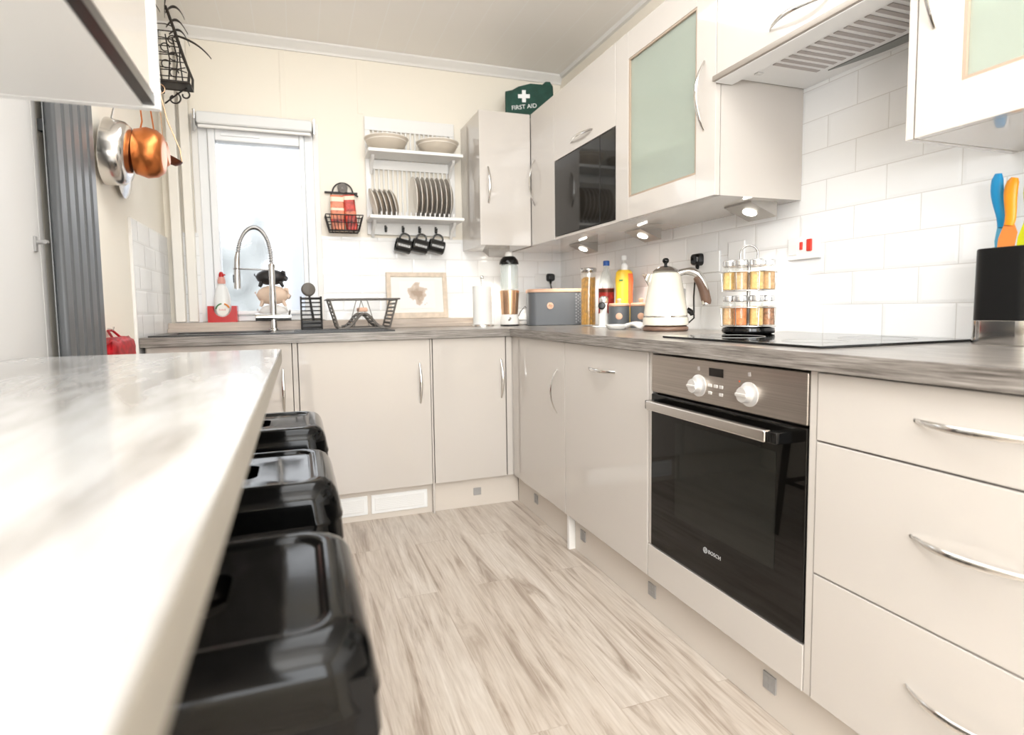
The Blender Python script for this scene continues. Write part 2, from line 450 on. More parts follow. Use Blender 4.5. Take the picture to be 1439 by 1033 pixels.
# cornices
tr = MB()
tr.loops([[(x, YW, ZC-.05), (x, YW-.012, ZC-.05), (x, YW-.018, ZC-.03), (x, YW-.04, ZC-.012), (x, YW-.044, ZC), (x, YW, ZC)] for x in (XL, XW)])
struct('trim_1', tr, 'trim_white')
tr = MB()
tr.loops([[(XW, y, ZC-.02), (XW-.02, y, ZC-.02), (XW-.024, y, ZC), (XW, y, ZC)] for y in (YF, YW-.045)])
struct('trim_2', tr, 'trim_white')
# boxed-in ledge along the back wall
lg = MB(); lg.box(XL+.01, 1.07, 3.285, YW-.0095, ZT, .962, .003)
struct('trim_3', lg, 'ledge_wood')
part('ledge_lip', MB().box(XL+.01, 1.07, 3.262, 3.285, ZT, .934, .003), 'ledge_wood', bpy.data.objects['trim_3'])

# ---- window above the sink
win = thing('window_1', 'white framed obscure-glass window above the sink', 'window', (-.17, YW, WZ0))
del win['label'], win['category']; win['kind'] = 'structure'
fr = MB(); y0, y1 = YW-.035, YW+.06
GX0, GX1, GZ0, GZ1 = -.373, .040, 1.02, 1.905
fr.box(WX0, WX0+.045, y0+.02, y1, WZ0, WZ1, .004); fr.box(WX1-.045, WX1, y0+.02, y1, WZ0, WZ1, .004)
fr.box(WX0+.045, WX1-.045, y0+.02, y1, WZ1-.05, WZ1, .004); fr.box(WX0+.045, WX1-.045, y0+.02, y1, WZ0, WZ0+.03, .004)
part('window_frame', fr, 'upvc', win)
sf = MB()
sf.box(WX0+.047, GX0, y0, y1-.01, WZ0+.032, WZ1-.052, .006); sf.box(GX1, WX1-.047, y0, y1-.01, WZ0+.032, WZ1-.052, .006)
sf.box(GX0, GX1, y0, y1-.01, GZ1, WZ1-.052, .006); sf.box(GX0, GX1, y0, y1-.01, WZ0+.032, GZ0, .006)
part('sash', sf, 'upvc', win)
part('pane', MB().box(GX0+.001, GX1-.001, YW+.01, YW+.016, GZ0+.001, GZ1-.001), 'window_glass', win)
part('trickle_vent', MB().box(-.345, -.155, y0-.006, y0+.001, 1.93, 1.945, .002), 'upvc', win)
for a, b_ in ((WX0-.03, WX0), (WX1, WX1+.03)): part('window_architrave', MB().box(a, b_, YW-.008, YW, WZ0, WZ1+.02, .002), 'trim_white', win)
bl = thing('roller_blind', 'white roller blind rolled up in its cassette above the sink window', 'blind', (-.17, YW, 2.0))
part('fabric_roll', MB().box(-.452, .110, 3.302, 3.352, 1.972, 2.034, .012), 'blind_fabric', bl)
part('bottom_bar', MB().box(-.445, .103, 3.315, 3.333, 1.955, 1.971, .004), 'trim_white', bl)
for x in (-.465, .113):
    part('bracket', MB().box(x, x+.012, 3.30, YW-.002, 1.96, 2.04, .003), 'chrome', bl)
cd = MB(); cd.tube([( -.459, 3.296, 1.99), (-.459, 3.296, 1.93), (-.459, 3.302, 1.99)], .006, 8)
part('side_control', cd, 'drain_grey', bl)

# ---- door in the left wall and radiator
dr = thing('door_1', 'x', 'door', (XL, 1.42, 0)); del dr['label'], dr['category']; dr['kind'] = 'structure'
part('door_leaf', MB().box(XL-.045, XL-.001, DY0+.0285, DY1-.0285, .005, DZ-.0285, .0015), 'door_white', dr)
df = MB(); df.box(XL-.1, XL, DY0, DY0+.028, 0, DZ); df.box(XL-.1, XL, DY1-.028, DY1, 0, DZ); df.box(XL-.1, XL, DY0+.028, DY1-.028, DZ-.028, DZ)
part('door_frame', df, 'door_white', dr)
dh = MB(); dh.box(XL-.002, XL+.004, 1.792, 1.808, 1.175, 1.215, .002); dh.tube([(XL+.002, 1.801, 1.2), (XL+.022, 1.801, 1.2), (XL+.026, 1.798, 1.2), (XL+.026, 1.785, 1.2)], .0055, 10)
part('door_handle', dh, 'drain_grey', dr)

rad = thing('radiator', 'tall dark grey vertical column radiator on the left wall beside the door', 'radiator', (-.59, 2.03, .12))
n = 5; ra, rb = 1.827, 2.155; w = (rb-ra)/n
for k in range(n):
    y = ra + k*w
    L = [rrect(.0125, w/2-.0062, .009, 5, z, -.5925, y+w/2) for z in (.14, 1.80)]
    part('column', MB().loops(L), 'radiator_grey', rad)
part('column_highlight', MB().box(-.6075, -.6055, ra+.008, rb-.008, .20, 1.75), 'radiator_highlight', rad)  # lighter sheet behind the gaps, standing for highlights on the column edges
for z in (.17, 1.75): part('header', MB().box(-.612, -.598, ra+.004, rb-.004, z, z+.03, .003), 'radiator_grey', rad)
for y in (ra+.05, rb-.05):
    for z in (.4, 1.5): part('wall_bracket', MB().box(XL+.0005, -.604, y-.012, y+.012, z, z+.03), 'radiator_grey', rad)
    part('valve', MB().cyl((-.59, y, 0), (-.59, y, .172), .009, 12), 'chrome', rad)

# ------------------------------------------------------------------ cabinet helpers
def bow(parent, p0, p1, out, h=.030, wid=.0066, mt='chrome'):
    """slim bow handle between two points, bulging along out"""
    p0 = Vector(p0); p1 = Vector(p1); o = Vector(out); pts = []; rr = []
    for i in range(17):
        t = i/16; s = math.sin(PI*t)
        pts.append(p0.lerp(p1, t) + o*(.001 + h*s**.85)); rr.append(.0022+.0016*s)
    mb = MB(); mb.tube(pts, rr, 8, sx=wid/.0036, up=o)
    for p in (p0, p1): mb.cyl(p - o*.001, p+o*.0025, .0035, 10)
    return part('handle', mb, mt, parent)

# ------------------------------------------------------------------ base cabinets, back run
def base_back(x0, x1, label, handle_x=None, door=None, post=None):
    t = thing('base_cabinet', label, 'cabinet', ((x0+x1)/2, 3.0, 0), 'base cabinets under the worktops')
    c = MB(); yb0 = YB+.021
    c.box(x0+.001, x0+.018, yb0, 3.28, .153, .872); c.box(x1-.018, x1-.001, yb0, 3.28, .153, .872)
    c.box(x0+.018, x1-.018, yb0, 3.28, .153, .171); c.box(x0+.018, x1-.018, 3.264, 3.28, .171, .872)
    c.box(x0+.018, x1-.018, yb0, yb0+.08, .855, .872)
    part('carcass', c, 'carcass_beige', t)
    d = door or (x0+.002, x1-.002)
    dd = part('door', MB().box(d[0], d[1], YB, YB+.019, .152, .870, .0015), 'gloss_beige', t)
    if handle_x is not None: bow(dd, (handle_x, YB, .755), (handle_x, YB, .560), (0,-1,0))
    for x in (x0+.05, x1-.05): part('foot', MB().cyl((x, 2.85, 0), (x, 2.85, .153), .02, 12), 'gap_dark', t)
    if post: part('end_panel', MB().box(post[0], post[1], YB+.006, 3.28, 0, .872), 'gloss_beige', t)
    return t
base_back(-.61, -.034, 'beige gloss base cabinet partly hidden behind the breakfast bar end', -.073, (-.60, -.0335))
base_back(.004, .592, 'beige gloss appliance cupboard below the white plinth vents', .546, (-.0062, .5965))
base_back(.612, .985, 'narrow beige gloss base cabinet to the left of the inner corner', .963, (.611, .986))
# slim panels between the units, reaching the floor
for x0, lab in ((-.0305, 'slim beige filler panel left of the appliance cupboard door'), (.5995, 'slim beige filler panel right of the appliance cupboard door')):
    solo('filler_panel', MB().box(x0, x0+(.021 if x0 < 0 else .0085), YB+.004, 3.27, 0, .870, .001), 'gloss_beige', lab, 'panel', (x0+.004, 2.9, 0), 'filler panels of the back run')
solo('corner_post', MB().box(.992, 1.0225, YB+.002, YB+.022, .152, .870, .001).box(1.024, 1.042, YB+.002, YB+.030, .152, .870, .001), 'gloss_beige', 'narrow beige corner post where the two rows of base cabinets meet', 'panel', (1.01, YB, .152))

# ------------------------------------------------------------------ base cabinets, right run (doors face -x)
def base_right(y0, y1, label, doors, name='base_cabinet', mk=None, panel=None):
    t = thing(name, label, 'cabinet', (1.3, (y0+y1)/2, 0), 'base cabinets under the worktops')
    c = MB(); xa = XR+.021
    c.box(xa, 1.58, y0+.001, y0+.018, .153, .872); c.box(xa, 1.58, y1-.018, y1-.001, .153, .872)
    c.box(xa, 1.58, y0+.018, y1-.018, .153, .171); c.box(1.564, 1.58, y0+.018, y1-.018, .171, .872)
    part('carcass', c, 'carcass_beige', t)
    for nm, a, b_, z0, z1, hnd in doors:
        dd = part(nm, MB().box(XR, XR+.019, a, b_, z0, z1, .0015), 'gloss_beige', t)
        if hnd: bow(dd, *hnd, (-1,0,0))
    for y in (y0+.05, y1-.05): part('foot', MB().cyl((1.2, y, 0), (1.2, y, .153), .02, 12), 'gap_dark', t)
    if panel: part('end_panel', MB().box(XR+.010, 1.58, panel[0], panel[1], 0, .872), 'trim_white', t)
    return t
base_right(2.13, YB-.012, 'beige gloss corner base cabinet with its handle at the right edge', [('door', 2.126, YB-.004, .152, .870, ((XR, 2.198, .749), (XR, 2.198, .566)))])
base_right(1.528, 2.106, 'beige gloss base cabinet with one horizontal handle, left of the oven', [('door', 1.528, 2.121, .152, .870, ((XR, 1.911, .786), (XR, 1.722, .786)))], panel=(2.1105, 2.1275))
base_right(.305, .902, 'beige gloss three-drawer unit right of the oven', [
    ('drawer', .307, .9055, .725, .868, ((XR, .700, .804), (XR, .515, .804))),
    ('drawer', .307, .9055, .436, .721, ((XR, .700, .594), (XR, .515, .594))),
    ('drawer', .307, .9055, .152, .432, ((XR, .700, .312), (XR, .515, .312)))])
base_right(-.30, .302, 'beige gloss base cabinet beyond the drawer unit, nearest the camera', [('door', -.298, .303, .152, .870, ((XR, .06, .786), (XR, -.12, .786)))])
solo('filler_panel', MB().box(XR+.002, 1.56, .9085, .9255, .152, .870, .001), 'gloss_beige', 'slim beige filler panel between oven and drawers', 'panel', (1.3, .917, .152))

# ------------------------------------------------------------------ oven in its housing
h = thing('base_cabinet', 'beige oven housing with a plain strip below the black oven', 'cabinet', (1.3, 1.22, 0), 'base cabinets under the worktops')
c = MB(); xa = XR+.021
c.box(xa, 1.58, .928, .940, .153, .872); c.box(xa, 1.58, 1.512, 1.524, .153, .872); c.box(xa, 1.58, .940, 1.512, .153, .171); c.box(xa, 1.56, .940, 1.512, .235, .252)
part('carcass', c, 'carcass_beige', h)
part('front_panel', MB().box(XR, XR+.019, .928, 1.524, .152, .258, .0015).box(XR+.004, XR+.020, 1.507, 1.524, .262, .870, .001), 'gloss_beige', h)
for y in (1.0, 1.45): part('foot', MB().cyl((1.2, y, 0), (1.2, y, .153), .02, 12), 'gap_dark', h)
ov = thing('oven', 'built-in electric oven with black glass door and steel control panel', 'oven', (1.25, 1.215, .262))
oy0, oy1 = .9285, 1.5045
part('body', MB().box(XR+.022, 1.52, .945, 1.505, .268, .860), 'gap_dark', ov)
cp = part('control_panel', MB().box(XR-.002, XR+.020, oy0, oy1, .750, .866, .003), 'brushed_steel', ov)
def knob(y, z):
    k = MB()
    Mx = Matrix.Translation((XR-.002, y, z)) @ Matrix.Rotation(-PI/2, 4, 'Y')
    k.lathe([(.030,0),(.030,.003),(.0265,.004),(.0205,.006),(.0195,.022),(.018,.025),(.0,.0255)], n=32, M=Mx, cap1=False)
    k.box(-.0035, .0035, -.018, .018, .0245, .0285, .001, M=Mx)
    return part('knob', k, 'knob_silver', ov)
knob(1.282, .795); knob(1.097, .796)
part('display', MB().box(XR-.0035, XR-.0005, 1.187, 1.241, .826, .848, .0005), 'screen', ov)
for y, z in ((1.236,.801),(1.214,.801),(1.194,.801),(1.236,.781),(1.194,.781)):
    part('button', MB().box(XR-.0045, XR-.0015, y-.0065, y+.0065, z-.0042, z+.0042, .0012), 'knob_silver', ov)
mk = MB()
for y, z in ((1.283,.842),(1.097,.845)): mk.box(XR-.0028, XR-.0018, y-.004, y+.004, z-.005, z+.005)
part('panel_symbol', mk, 'hood_slot', ov)
dl = MB(); dl.box(XR-.0028, XR-.0018, 1.128, 1.132, .822, .826)
part('indicator', dl, 'orange_red', ov)
dor = part('oven_door', MB().box(XR-.002, XR+.020, oy0, oy1, .264, .744, .0025), 'oven_glass', ov)
part('inner_window', MB().box(XR-.0026, XR-.0018, 1.01, 1.385, .395, .675), 'inner_glass', dor)
hb = MB(); hb.box(XR-.052, XR-.030, .997, 1.463, .703, .731, .004)
part('handle', hb, 'steel', dor)
part('handle_bracket', MB().box(XR-.046, XR-.001, .968, .9965, .703, .730, .003), 'black_gloss', dor)
part('handle_bracket', MB().box(XR-.046, XR-.001, 1.4635, 1.475, .703, .730, .003), 'black_gloss', dor)
def text_mb(s, size, M4, ext=.0006, spacing=1.0):
    cu = bpy.data.curves.new('t', 'FONT'); cu.body = s; cu.size = size; cu.extrude = ext; cu.align_x = 'CENTER'; cu.align_y = 'CENTER'; cu.space_character = spacing
    o = bpy.data.objects.new('t', cu); COL.objects.link(o)
    dg = bpy.context.evaluated_depsgraph_get(); me = bpy.data.meshes.new_from_object(o.evaluated_get(dg))
    mb = MB(); mb.add([v.co.copy() for v in me.vertices], [list(p.vertices) for p in me.polygons], M4)
    bpy.data.objects.remove(o); bpy.data.curves.remove(cu); bpy.data.meshes.remove(me)
    return mb
face_mx = Matrix(((0,0,-1,0),(-1,0,0,0),(0,1,0,0),(0,0,0,1)))      # text reading towards -x
lt = text_mb('BOSCH', .0145, Matrix.Translation((XR-.0024, 1.212, .347)) @ face_mx, .0004, 1.05)
ring = arc((XR-.0026, 1.248, .347), .0075, 0, 2*PI, 24, 'yz')[:-1]
lt.tube(ring, .0009, 6, closed=True)
lt.box(XR-.003, XR-.0022, 1.2445, 1.2463, .3415, .3525); lt.box(XR-.003, XR-.0022, 1.2497, 1.2515, .3415, .3525); lt.box(XR-.003, XR-.0022, 1.2463, 1.2497, .3462, .3478)
part('maker_mark', lt, 'print_grey', dor)

# ------------------------------------------------------------------ plinths
p1 = thing('plinth', 'beige plinth under the back row of cabinets with white vent grilles', 'plinth', (.2, 2.77, 0))
for a, b_ in ((-.018, .599), (.6085, 1.062), (XL+.01, -.029)): part('board', MB().box(a, b_, 2.765, 2.781, 0, .150, .001), 'plinth_beige', p1)
for a, b_ in ((.028, .282), (.300, .574)):
    v = MB(); v.box(a, b_, 2.760, 2.766, .030, .122, .002)
    g = part('vent_grille', v, 'vent_white', p1)
    s = MB(); s.box(a+.016, b_-.016, 2.7580, 2.7605, .044, .108, .0012)
    for k in range(7): s.box(a+.022, b_-.022, 2.7566, 2.7582, .049+.0085*k, .0535+.0085*k)
    part('louvre', s, 'white_plastic', g)
part('plinth_light', MB().box(.815, .855, 2.7615, 2.766, .058, .096, .001).box(.819, .833, 2.7605, 2.762, .062, .075).box(.837, .851, 2.7605, 2.762, .079, .092), 'drain_grey', p1)
p2 = thing('plinth', 'beige plinth under the right-hand cabinets with small grey square fittings', 'plinth', (1.06, 1.2, 0))
for a, b_ in ((-.30, 2.109), (2.129, 2.764)): part('board', MB().box(1.063, 1.078, a, b_, 0, .150, .001), 'plinth_beige', p2)
for y in (2.524, 2.035, 1.552, 1.054):
    s = MB(); s.box(1.0585, 1.063, y-.02, y+.02, .062, .105, .001)
    for dy in (-.011, .002):
        for dz in (.068, .086): s.box(1.0575, 1.059, y+dy, y+dy+.009, dz, dz+.012)
    part('plinth_light', s, 'drain_grey', p2)

# ------------------------------------------------------------------ worktops, sink, hob
wk = MB(); HX0, HX1, HY0, HY1 = -.55, -.12, 2.82, 3.12
wk.box(XL+.012, HX0, YE, YW-.0095, .873, ZT); wk.box(HX1, XE-.0005, YE, YW-.0095, .873, ZT)
wk.box(HX0, HX1, YE, HY0, .873, ZT); wk.box(HX0, HX1, HY1, YW-.0095, .873, ZT)
solo('worktop', wk, 'worktop_back', 'grey-brown wood-effect worktop under the window holding the sink', 'worktop', (.2, 3.0, .873))
solo('worktop', MB().box(XE, XW-.0095, -.30, YW-.0095, .873, ZT, .0015), 'worktop_right', 'grey-brown wood-effect worktop along the right wall holding the hob', 'worktop', (1.3, 1.5, .873))
sk = thing('sink', 'dark steel inset sink with drainer in the worktop below the window', 'sink', (-.1, 3.0, ZT))
rim = MB(); SX0, SX1, SY0, SY1 = -.60, .438, 2.765, 3.20
rim.box(SX0, HX0+.004, SY0, SY1, ZT, ZT+.006, .0015); rim.box(HX1-.004, SX1, SY0, SY1, ZT, ZT+.006, .0015)
rim.box(HX0+.004, HX1-.004, SY0, HY0+.004, ZT, ZT+.006, .0015); rim.box(HX0+.004, HX1-.004, HY1-.004, SY1, ZT, ZT+.006, .0015)
part('rim', rim, 'sink_steel', sk)
bw = MB(); L = []
for a, z in ((0, ZT+.004), (.006, ZT-.02), (.012, .775), (.04, .758)):
    L.append(rrect((HX1-HX0)/2-.004-a, (HY1-HY0)/2-.004-a, .05, 6, z, (HX0+HX1)/2, (HY0+HY1)/2))
bw.loops(L, False, True)
part('bowl', bw, 'sink_steel', sk)
dg_ = MB()
for k in range(8): dg_.box(-.02, .41, 2.80+.042*k, 2.808+.042*k, ZT+.006, ZT+.009, .001)
part('drainer_ridge', dg_, 'sink_steel', sk)
hobz = ZT
hb = thing('hob', 'black glass hob set in the worktop above the oven', 'hob', (1.36, 1.255, hobz))
part('glass', MB().box(1.093, 1.604, .962, 1.548, hobz, hobz+.006, .0015), 'black_gloss', hb)
for x, y, r_ in ((1.24, 1.40, .09), (1.24, 1.11, .075), (1.46, 1.11, .09)):
    part('cooking_zone', MB().tube(arc((x, y, hobz+.0061), r_, 0, 2*PI, 40, 'xy')[:-1], .0006, 4, closed=True), 'drain_grey', hb)

# ------------------------------------------------------------------ wall cabinets on the right wall and corner
def hollow(t, x0, x1, y0, y1, z0, z1, mt='carcass_beige', shelves=()):
    c = MB(); th = .016
    c.box(x0, x1, y0, y0+th, z0, z1); c.box(x0, x1, y1-th, y1, z0, z1)
    c.box(x0, x1, y0+th, y1-th, z0, z0+th); c.box(x0, x1, y0+th, y1-th, z1-th, z1); c.box(x1-.008, x1, y0+th, y1-th, z0+th, z1-th)
    part('carcass', c, mt, t)
    if shelves: part('lining', MB().box(x1-.0105, x1-.0085, y0+th+.0002, y1-th-.0002, z0+th, z1-th).box(x0+.02, x1-.011, y0+th+.0002, y0+th+.002, z0+th, z1-th).box(x0+.02, x1-.011, y1-th-.002, y1-th-.0002, z0+th, z1-th), 'white_plastic', t)
    for z in shelves: part('shelf', MB().box(x0+.004, x1-.011, y0+th+.002, y1-th-.002, z, z+.012), 'shelf_glass', t)
XB = XW-.0095
G = 'wall cabinets round the corner'
# corner, door facing the camera
t = thing('wall_cabinet', 'beige gloss wall cabinet beside the plate rack with its door facing the camera', 'cabinet', (1.1, 3.2, ZU), G)
c = MB(); c.box(.957, 1.252, YU+.021, YW-.0095, ZU, ZV, .001)
part('carcass', c, 'gloss_beige', t)
d = part('door', MB().box(.955, 1.2525, YU, YU+.019, ZU, ZV, .0015), 'gloss_beige', t)
bow(d, (1.004, YU, 1.782), (1.004, YU, 1.588), (0,-1,0))
# corner, door facing the room
t = thing('wall_cabinet', 'beige gloss corner wall cabinet with a narrow door between corner and microwave', 'cabinet', (1.45, 2.95, ZU), G)
c = MB(); c.box(XU+.021, XB, 2.7065, YW-.0095, ZU, ZV, .001)
part('carcass', c, 'gloss_beige', t)
d = part('door', MB().box(XU, XU+.019, 2.7065, YU-.003, ZU, ZV, .0015), 'gloss_beige', t)
bow(d, (XU, 2.955, 1.82), (XU, 2.955, 1.575), (-1,0,0), h=.034)
# above the microwave
t = thing('wall_cabinet', 'beige gloss wall cabinet above the black microwave', 'cabinet', (1.45, 2.4, 1.75), G)
c = MB(); c.box(XU+.021, XB, 2.1095, 2.7035, 1.753, ZV); c.box(XU+.021, XB, 2.1095, 2.1215, ZU+.013, 1.753); c.box(XU+.021, XB, 2.6915, 2.7035, ZU+.013, 1.753); c.box(XU+.006, XB, 2.1095, 2.7035, ZU, ZU+.012)
part('carcass', c, 'gloss_beige', t)
d = part('door', MB().box(XU, XU+.019, 2.1085, 2.7045, 1.752, ZV, .0015), 'gloss_beige', t)
bow(d, (XU, 2.515, 1.797), (XU, 2.300, 1.797), (-1,0,0), h=.022)
mw = thing('microwave', 'black glass microwave built in below a wall cabinet', 'microwave', (1.45, 2.4, ZU+.013))
part('body', MB().box(XU+.022, 1.58, 2.1225, 2.6905, ZU+.014, 1.748, .002), 'gap_dark', mw)
d = part('door', MB().box(XU+.001, XU+.020, 2.240, 2.7020, ZU+.0145, 1.748, .002), 'black_gloss', mw)
part('control_panel', MB().box(XU+.001, XU+.020, 2.1105, 2.237, ZU+.0145, 1.748, .002), 'black_gloss', mw)
# glass-fronted cabinets
def glass_cab(y0, y1, gy0, gy1, gz0, gz1, hy, hz, label):
    t = thing('glass_wall_cabinet', label, 'cabinet', (1.45, (y0+y1)/2, ZU), G)
    hollow(t, XU+.021, XB, y0+.0015, y1-.0015, ZU, ZV, 'gloss_beige', (1.58, 1.80))
    d = MB(); a, b_ = y0+.0015, y1-.0015
    d.box(XU, XU+.019, a, gy0, ZU, ZV, .0012); d.box(XU, XU+.019, gy1, b_, ZU, ZV, .0012)
    d.box(XU, XU+.019, gy0, gy1, ZU, gz0, .0012); d.box(XU, XU+.019, gy0, gy1, gz1, ZV, .0012)
    d = part('door', d, 'gloss_beige', t)
    e = MB(); w = .007
    e.box(XU+.002, XU+.017, gy0, gy0+w, gz0, gz1); e.box(XU+.002, XU+.017, gy1-w, gy1, gz0, gz1)
    e.box(XU+.002, XU+.017, gy0+w, gy1-w, gz0, gz0+w); e.box(XU+.002, XU+.017, gy0+w, gy1-w, gz1-w, gz1)
    part('glazing_bead', e, 'bead_tan', d)
    part('glass_panel', MB().box(XU+.009, XU+.013, gy0+w, gy1-w, gz0+w, gz1-w), 'frosted_glass', d)
    bow(d, (XU, hy, hz[1]), (XU, hy, hz[0]), (-1,0,0), h=.034)
    return t
glass_cab(1.506, 2.107, 1.601, 2.011, 1.445, 1.978, 1.562, (1.575, 1.79), 'beige wall cabinet with frosted glass door between microwave and cooker hood')
glass_cab(.300, .886, .405, .797, 1.449, 1.978, .851, (1.575, 1.79), 'beige wall cabinet with frosted glass door right of the cooker hood')
solo('filler_panel', MB().box(XU+.001, XB, .8885, .9045, ZU, ZV, .001), 'gloss_beige', 'pale side panel between cooker hood and right glass cabinet', 'panel', (1.45, .897, ZU))
# above the hood
t = thing('wall_cabinet', 'beige gloss wall cabinet above the cooker hood', 'cabinet', (1.45, 1.2, 1.74), G)
part('carcass', MB().box(XU+.021, XB, .9065, 1.5045, 1.757, ZV), 'gloss_beige', t)
d = part('door', MB().box(XU, XU+.019, .9065, 1.5045, 1.722, ZV, .0015), 'gloss_beige', t)
bow(d, (XU, 1.292, 1.765), (XU, 1.10, 1.765), (-1,0,0), h=.034)
hd = thing('cooker_hood', 'pale silver slim cooker hood with slotted filter above the hob', 'cooker hood', (1.4, 1.2, 1.70))
part('body', MB().box(XU+.024, XB, .9085, 1.5025, 1.722, 1.755, .002), 'hood_silver', hd)
part('visor', MB().box(XU-.018, XU+.022, .9075, 1.5035, 1.703, 1.720, .002), 'hood_edge', hd)
part('front_lip', MB().box(XU-.010, XU+.055, .912, 1.499, 1.7005, 1.7035, .001), 'hood_silver', hd)
fl = MB(); fl.box(1.325, 1.535, .915, 1.395, 1.7165, 1.7225, .002)
f = part('filter', fl, 'hood_silver', hd)
s = MB()
for k in range(16):
    y = 1.372-.029*k
    s.box(1.345, 1.515, y-.0145, y, 1.7145, 1.7168, .001)
part('filter_slot', s, 'hood_slot', f)
L = MB(); pts = [(1.548+.042*math.sin(PI*i/16), 1.36-(1.36-.92)*i/16) for i in range(17)] + [(1.545, .92), (1.545, 1.36)]
L.loops([[(x, y, 1.7185) for x, y in pts[:-2]], [(x, y, 1.7225) for x, y in pts[:-2]]])
part('light_lens', L, 'hood_lens', hd)
sw = MB(); sw.box(1.352, 1.374, 1.436, 1.452, 1.7175, 1.7225, .002)
part('switch', sw, 'white_plastic', hd)

# ------------------------------------------------------------------ wedge lights below the wall cabinets
G = 'wedge lights under the wall cabinets'
def wedge(loc, rz, label):
    t = thing('under_cabinet_light', label, 'light', loc, G, local=True); t.rotation_euler = (0,0,rz)
    b = MB()      # local: open face looks to -x and down
    b.loops([[(.055, y, 0), (-.055, y, 0), (-.055, y, -.006), (.055, y, -.048)] for y in (-.065, .065)])
    part('housing', b, 'wedge_steel', t)
    n = Vector((-.042, 0, -.11)).normalized(); Mz = Matrix.Translation((-.001, 0, -.027)) @ n.to_track_quat('Z', 'Y').to_matrix().to_4x4()
    part('lens', MB().lathe([(.023,-.002),(.023,.003),(.021,.0045),(0,.005)], n=28, M=Mz, cap1=False), 'led', t)
    return t
wedge((1.50, 1.62, ZU), 0, 'wedge light under the glass wall cabinet, above the spice rack')
wedge((1.50, 2.28, ZU), 0, 'wedge light under the microwave, above the kettle')
wedge((1.50, 2.86, ZU), 0, 'wedge light under the corner wall cabinet, above the pasta jar')
wedge((1.13, 3.26, ZU), -PI/2, 'wedge light under the wall cabinet beside the plate rack, above the blender')

# ------------------------------------------------------------------ left wall cabinet and breakfast bar
t = thing('wall_cabinet', 'large white wall cabinet with glossy door hanging above the breakfast bar', 'cabinet', (-.43, .3, 1.39))
LZ = 1.39
part('carcass', MB().box(XL+.001, -.253, -.55, 1.232, LZ, 2.12, .001), 'cabinet_white', t)
part('grip_channel', MB().box(-.2525, -.2335, -.55, 1.232, LZ+.004, LZ+.022), 'grip_black', t)
for a, b_ in ((.64, 1.230), (.04, .637), (-.548, .037)):
    part('door', MB().box(-.2525, -.2335, a, b_, LZ+.024, 2.118, .0012), 'gloss_beige', t)
part('end_panel', MB().box(XL+.001, -.2265, 1.2325, 1.251, LZ-.001, 2.12, .001), 'white_plastic', t)

BX = -.047
bt = thing('breakfast_bar', 'pale marbled laminate breakfast bar along the left wall with stools beside it', 'breakfast bar', (-.3, .6, 0))
bm_ = MB(); L = []
part('top', MB().box(XL+.001, BX, -.9, 1.655, .874, ZT, .003), 'bar_top', bt)
part('front_edge', MB().box(BX, BX+.0012, -.9, 1.653, .876, ZT-.002, .0005), 'bar_edge', bt)
bs = thing('bar_cabinet', 'beige cabinet carrying the breakfast bar against the left wall behind the stools', 'cabinet', (-.47, .2, 0))
part('end_panel', MB().box(XL+.001, -.32, 1.35, 1.368, 0, .873), 'gloss_beige', bs)
part('back_panel', MB().box(-.338, -.32, -.9, 1.35, 0, .873), 'gloss_beige', bs)

# ------------------------------------------------------------------ stools
st = thing('bar_stool', 'nearest of the three black metal bar stools at the bar', 'stool', (-.106, .694, 0), 'black metal bar stools', local=True)
L = []
def sq(a, r, z, n=7): return rrect(a, a, r, n, z)
hole = rrect(.021, .052, .020, 7, .697)
hole_b = rrect(.021, .052, .020, 7, .693)
prof = [(.080,.03,.696),(.114,.030,.6975),(.118,.031,.698),(.121,.032,.7005),(.1235,.033,.7025),(.132,.036,.7040),(.1435,.042,.7015),(.1535,.047,.6945),(.1605,.050,.684),(.165,.052,.670),(.1685,.053,.645),(.1715,.054,.636),(.1715,.054,.632),(.1695,.053,.628),(.172,.054,.590),(.1705,.053,.588)]
loops = [hole_b, hole] + [sq(a, r, z) for a, r, z in prof]
loops += [sq(a-.004, r, z-.003) for a, r, z in ((.166,.05,.62),(.158,.048,.682),(.135,.036,.699),(.08,.03,.696))]
loops += [hole_b]
seat = MB().loops(loops, False, False)
part('seat', seat, 'black_metal', st)
for sx in (-1, 1):
    for sy in (-1, 1):
        L = []
        for z, c_, w_ in ((.665,.140,.040),(.35,.165,.034),(.0,.188,.026)):
            L.append([(sx*(c_+w_/2), sy*(c_+w_/2), z), (sx*(c_-w_/2), sy*(c_+w_/2), z), (sx*(c_-w_/2), sy*(c_+w_/2-.008), z),
                      (sx*(c_+w_/2-.010), sy*(c_+w_/2-.010), z), (sx*(c_+w_/2-.008), sy*(c_-w_/2), z), (sx*(c_+w_/2), sy*(c_-w_/2), z)])
        part('leg', MB().loops(L), 'black_metal', st)
fr = MB(); a = .176
for p, q in (((a,a),(a,-a)),((a,-a),(-a,-a)),((-a,-a),(-a,a)),((-a,a),(a,a))):
    fr.cyl((p[0]*.98, p[1]*.98, .24), (q[0]*.98, q[1]*.98, .24), .010, 10)
part('footrest', fr, 'black_metal', st)
bc = MB(); bc.box(-.19, .19, -.012, .012, .46, .466, M=Matrix.Rotation(PI/4, 4, 'Z')); bc.box(-.19, .19, -.012, .012, .467, .473, M=Matrix.Rotation(-PI/4, 4, 'Z'))
part('cross_brace', bc, 'black_metal', st)
dup(st, (-.106, 1.212, 0), None, 'middle one of the three black metal bar stools at the bar')
dup(st, (-.106, 1.735, 0), None, 'farthest of the three black metal bar stools, nearest the sink cabinets')
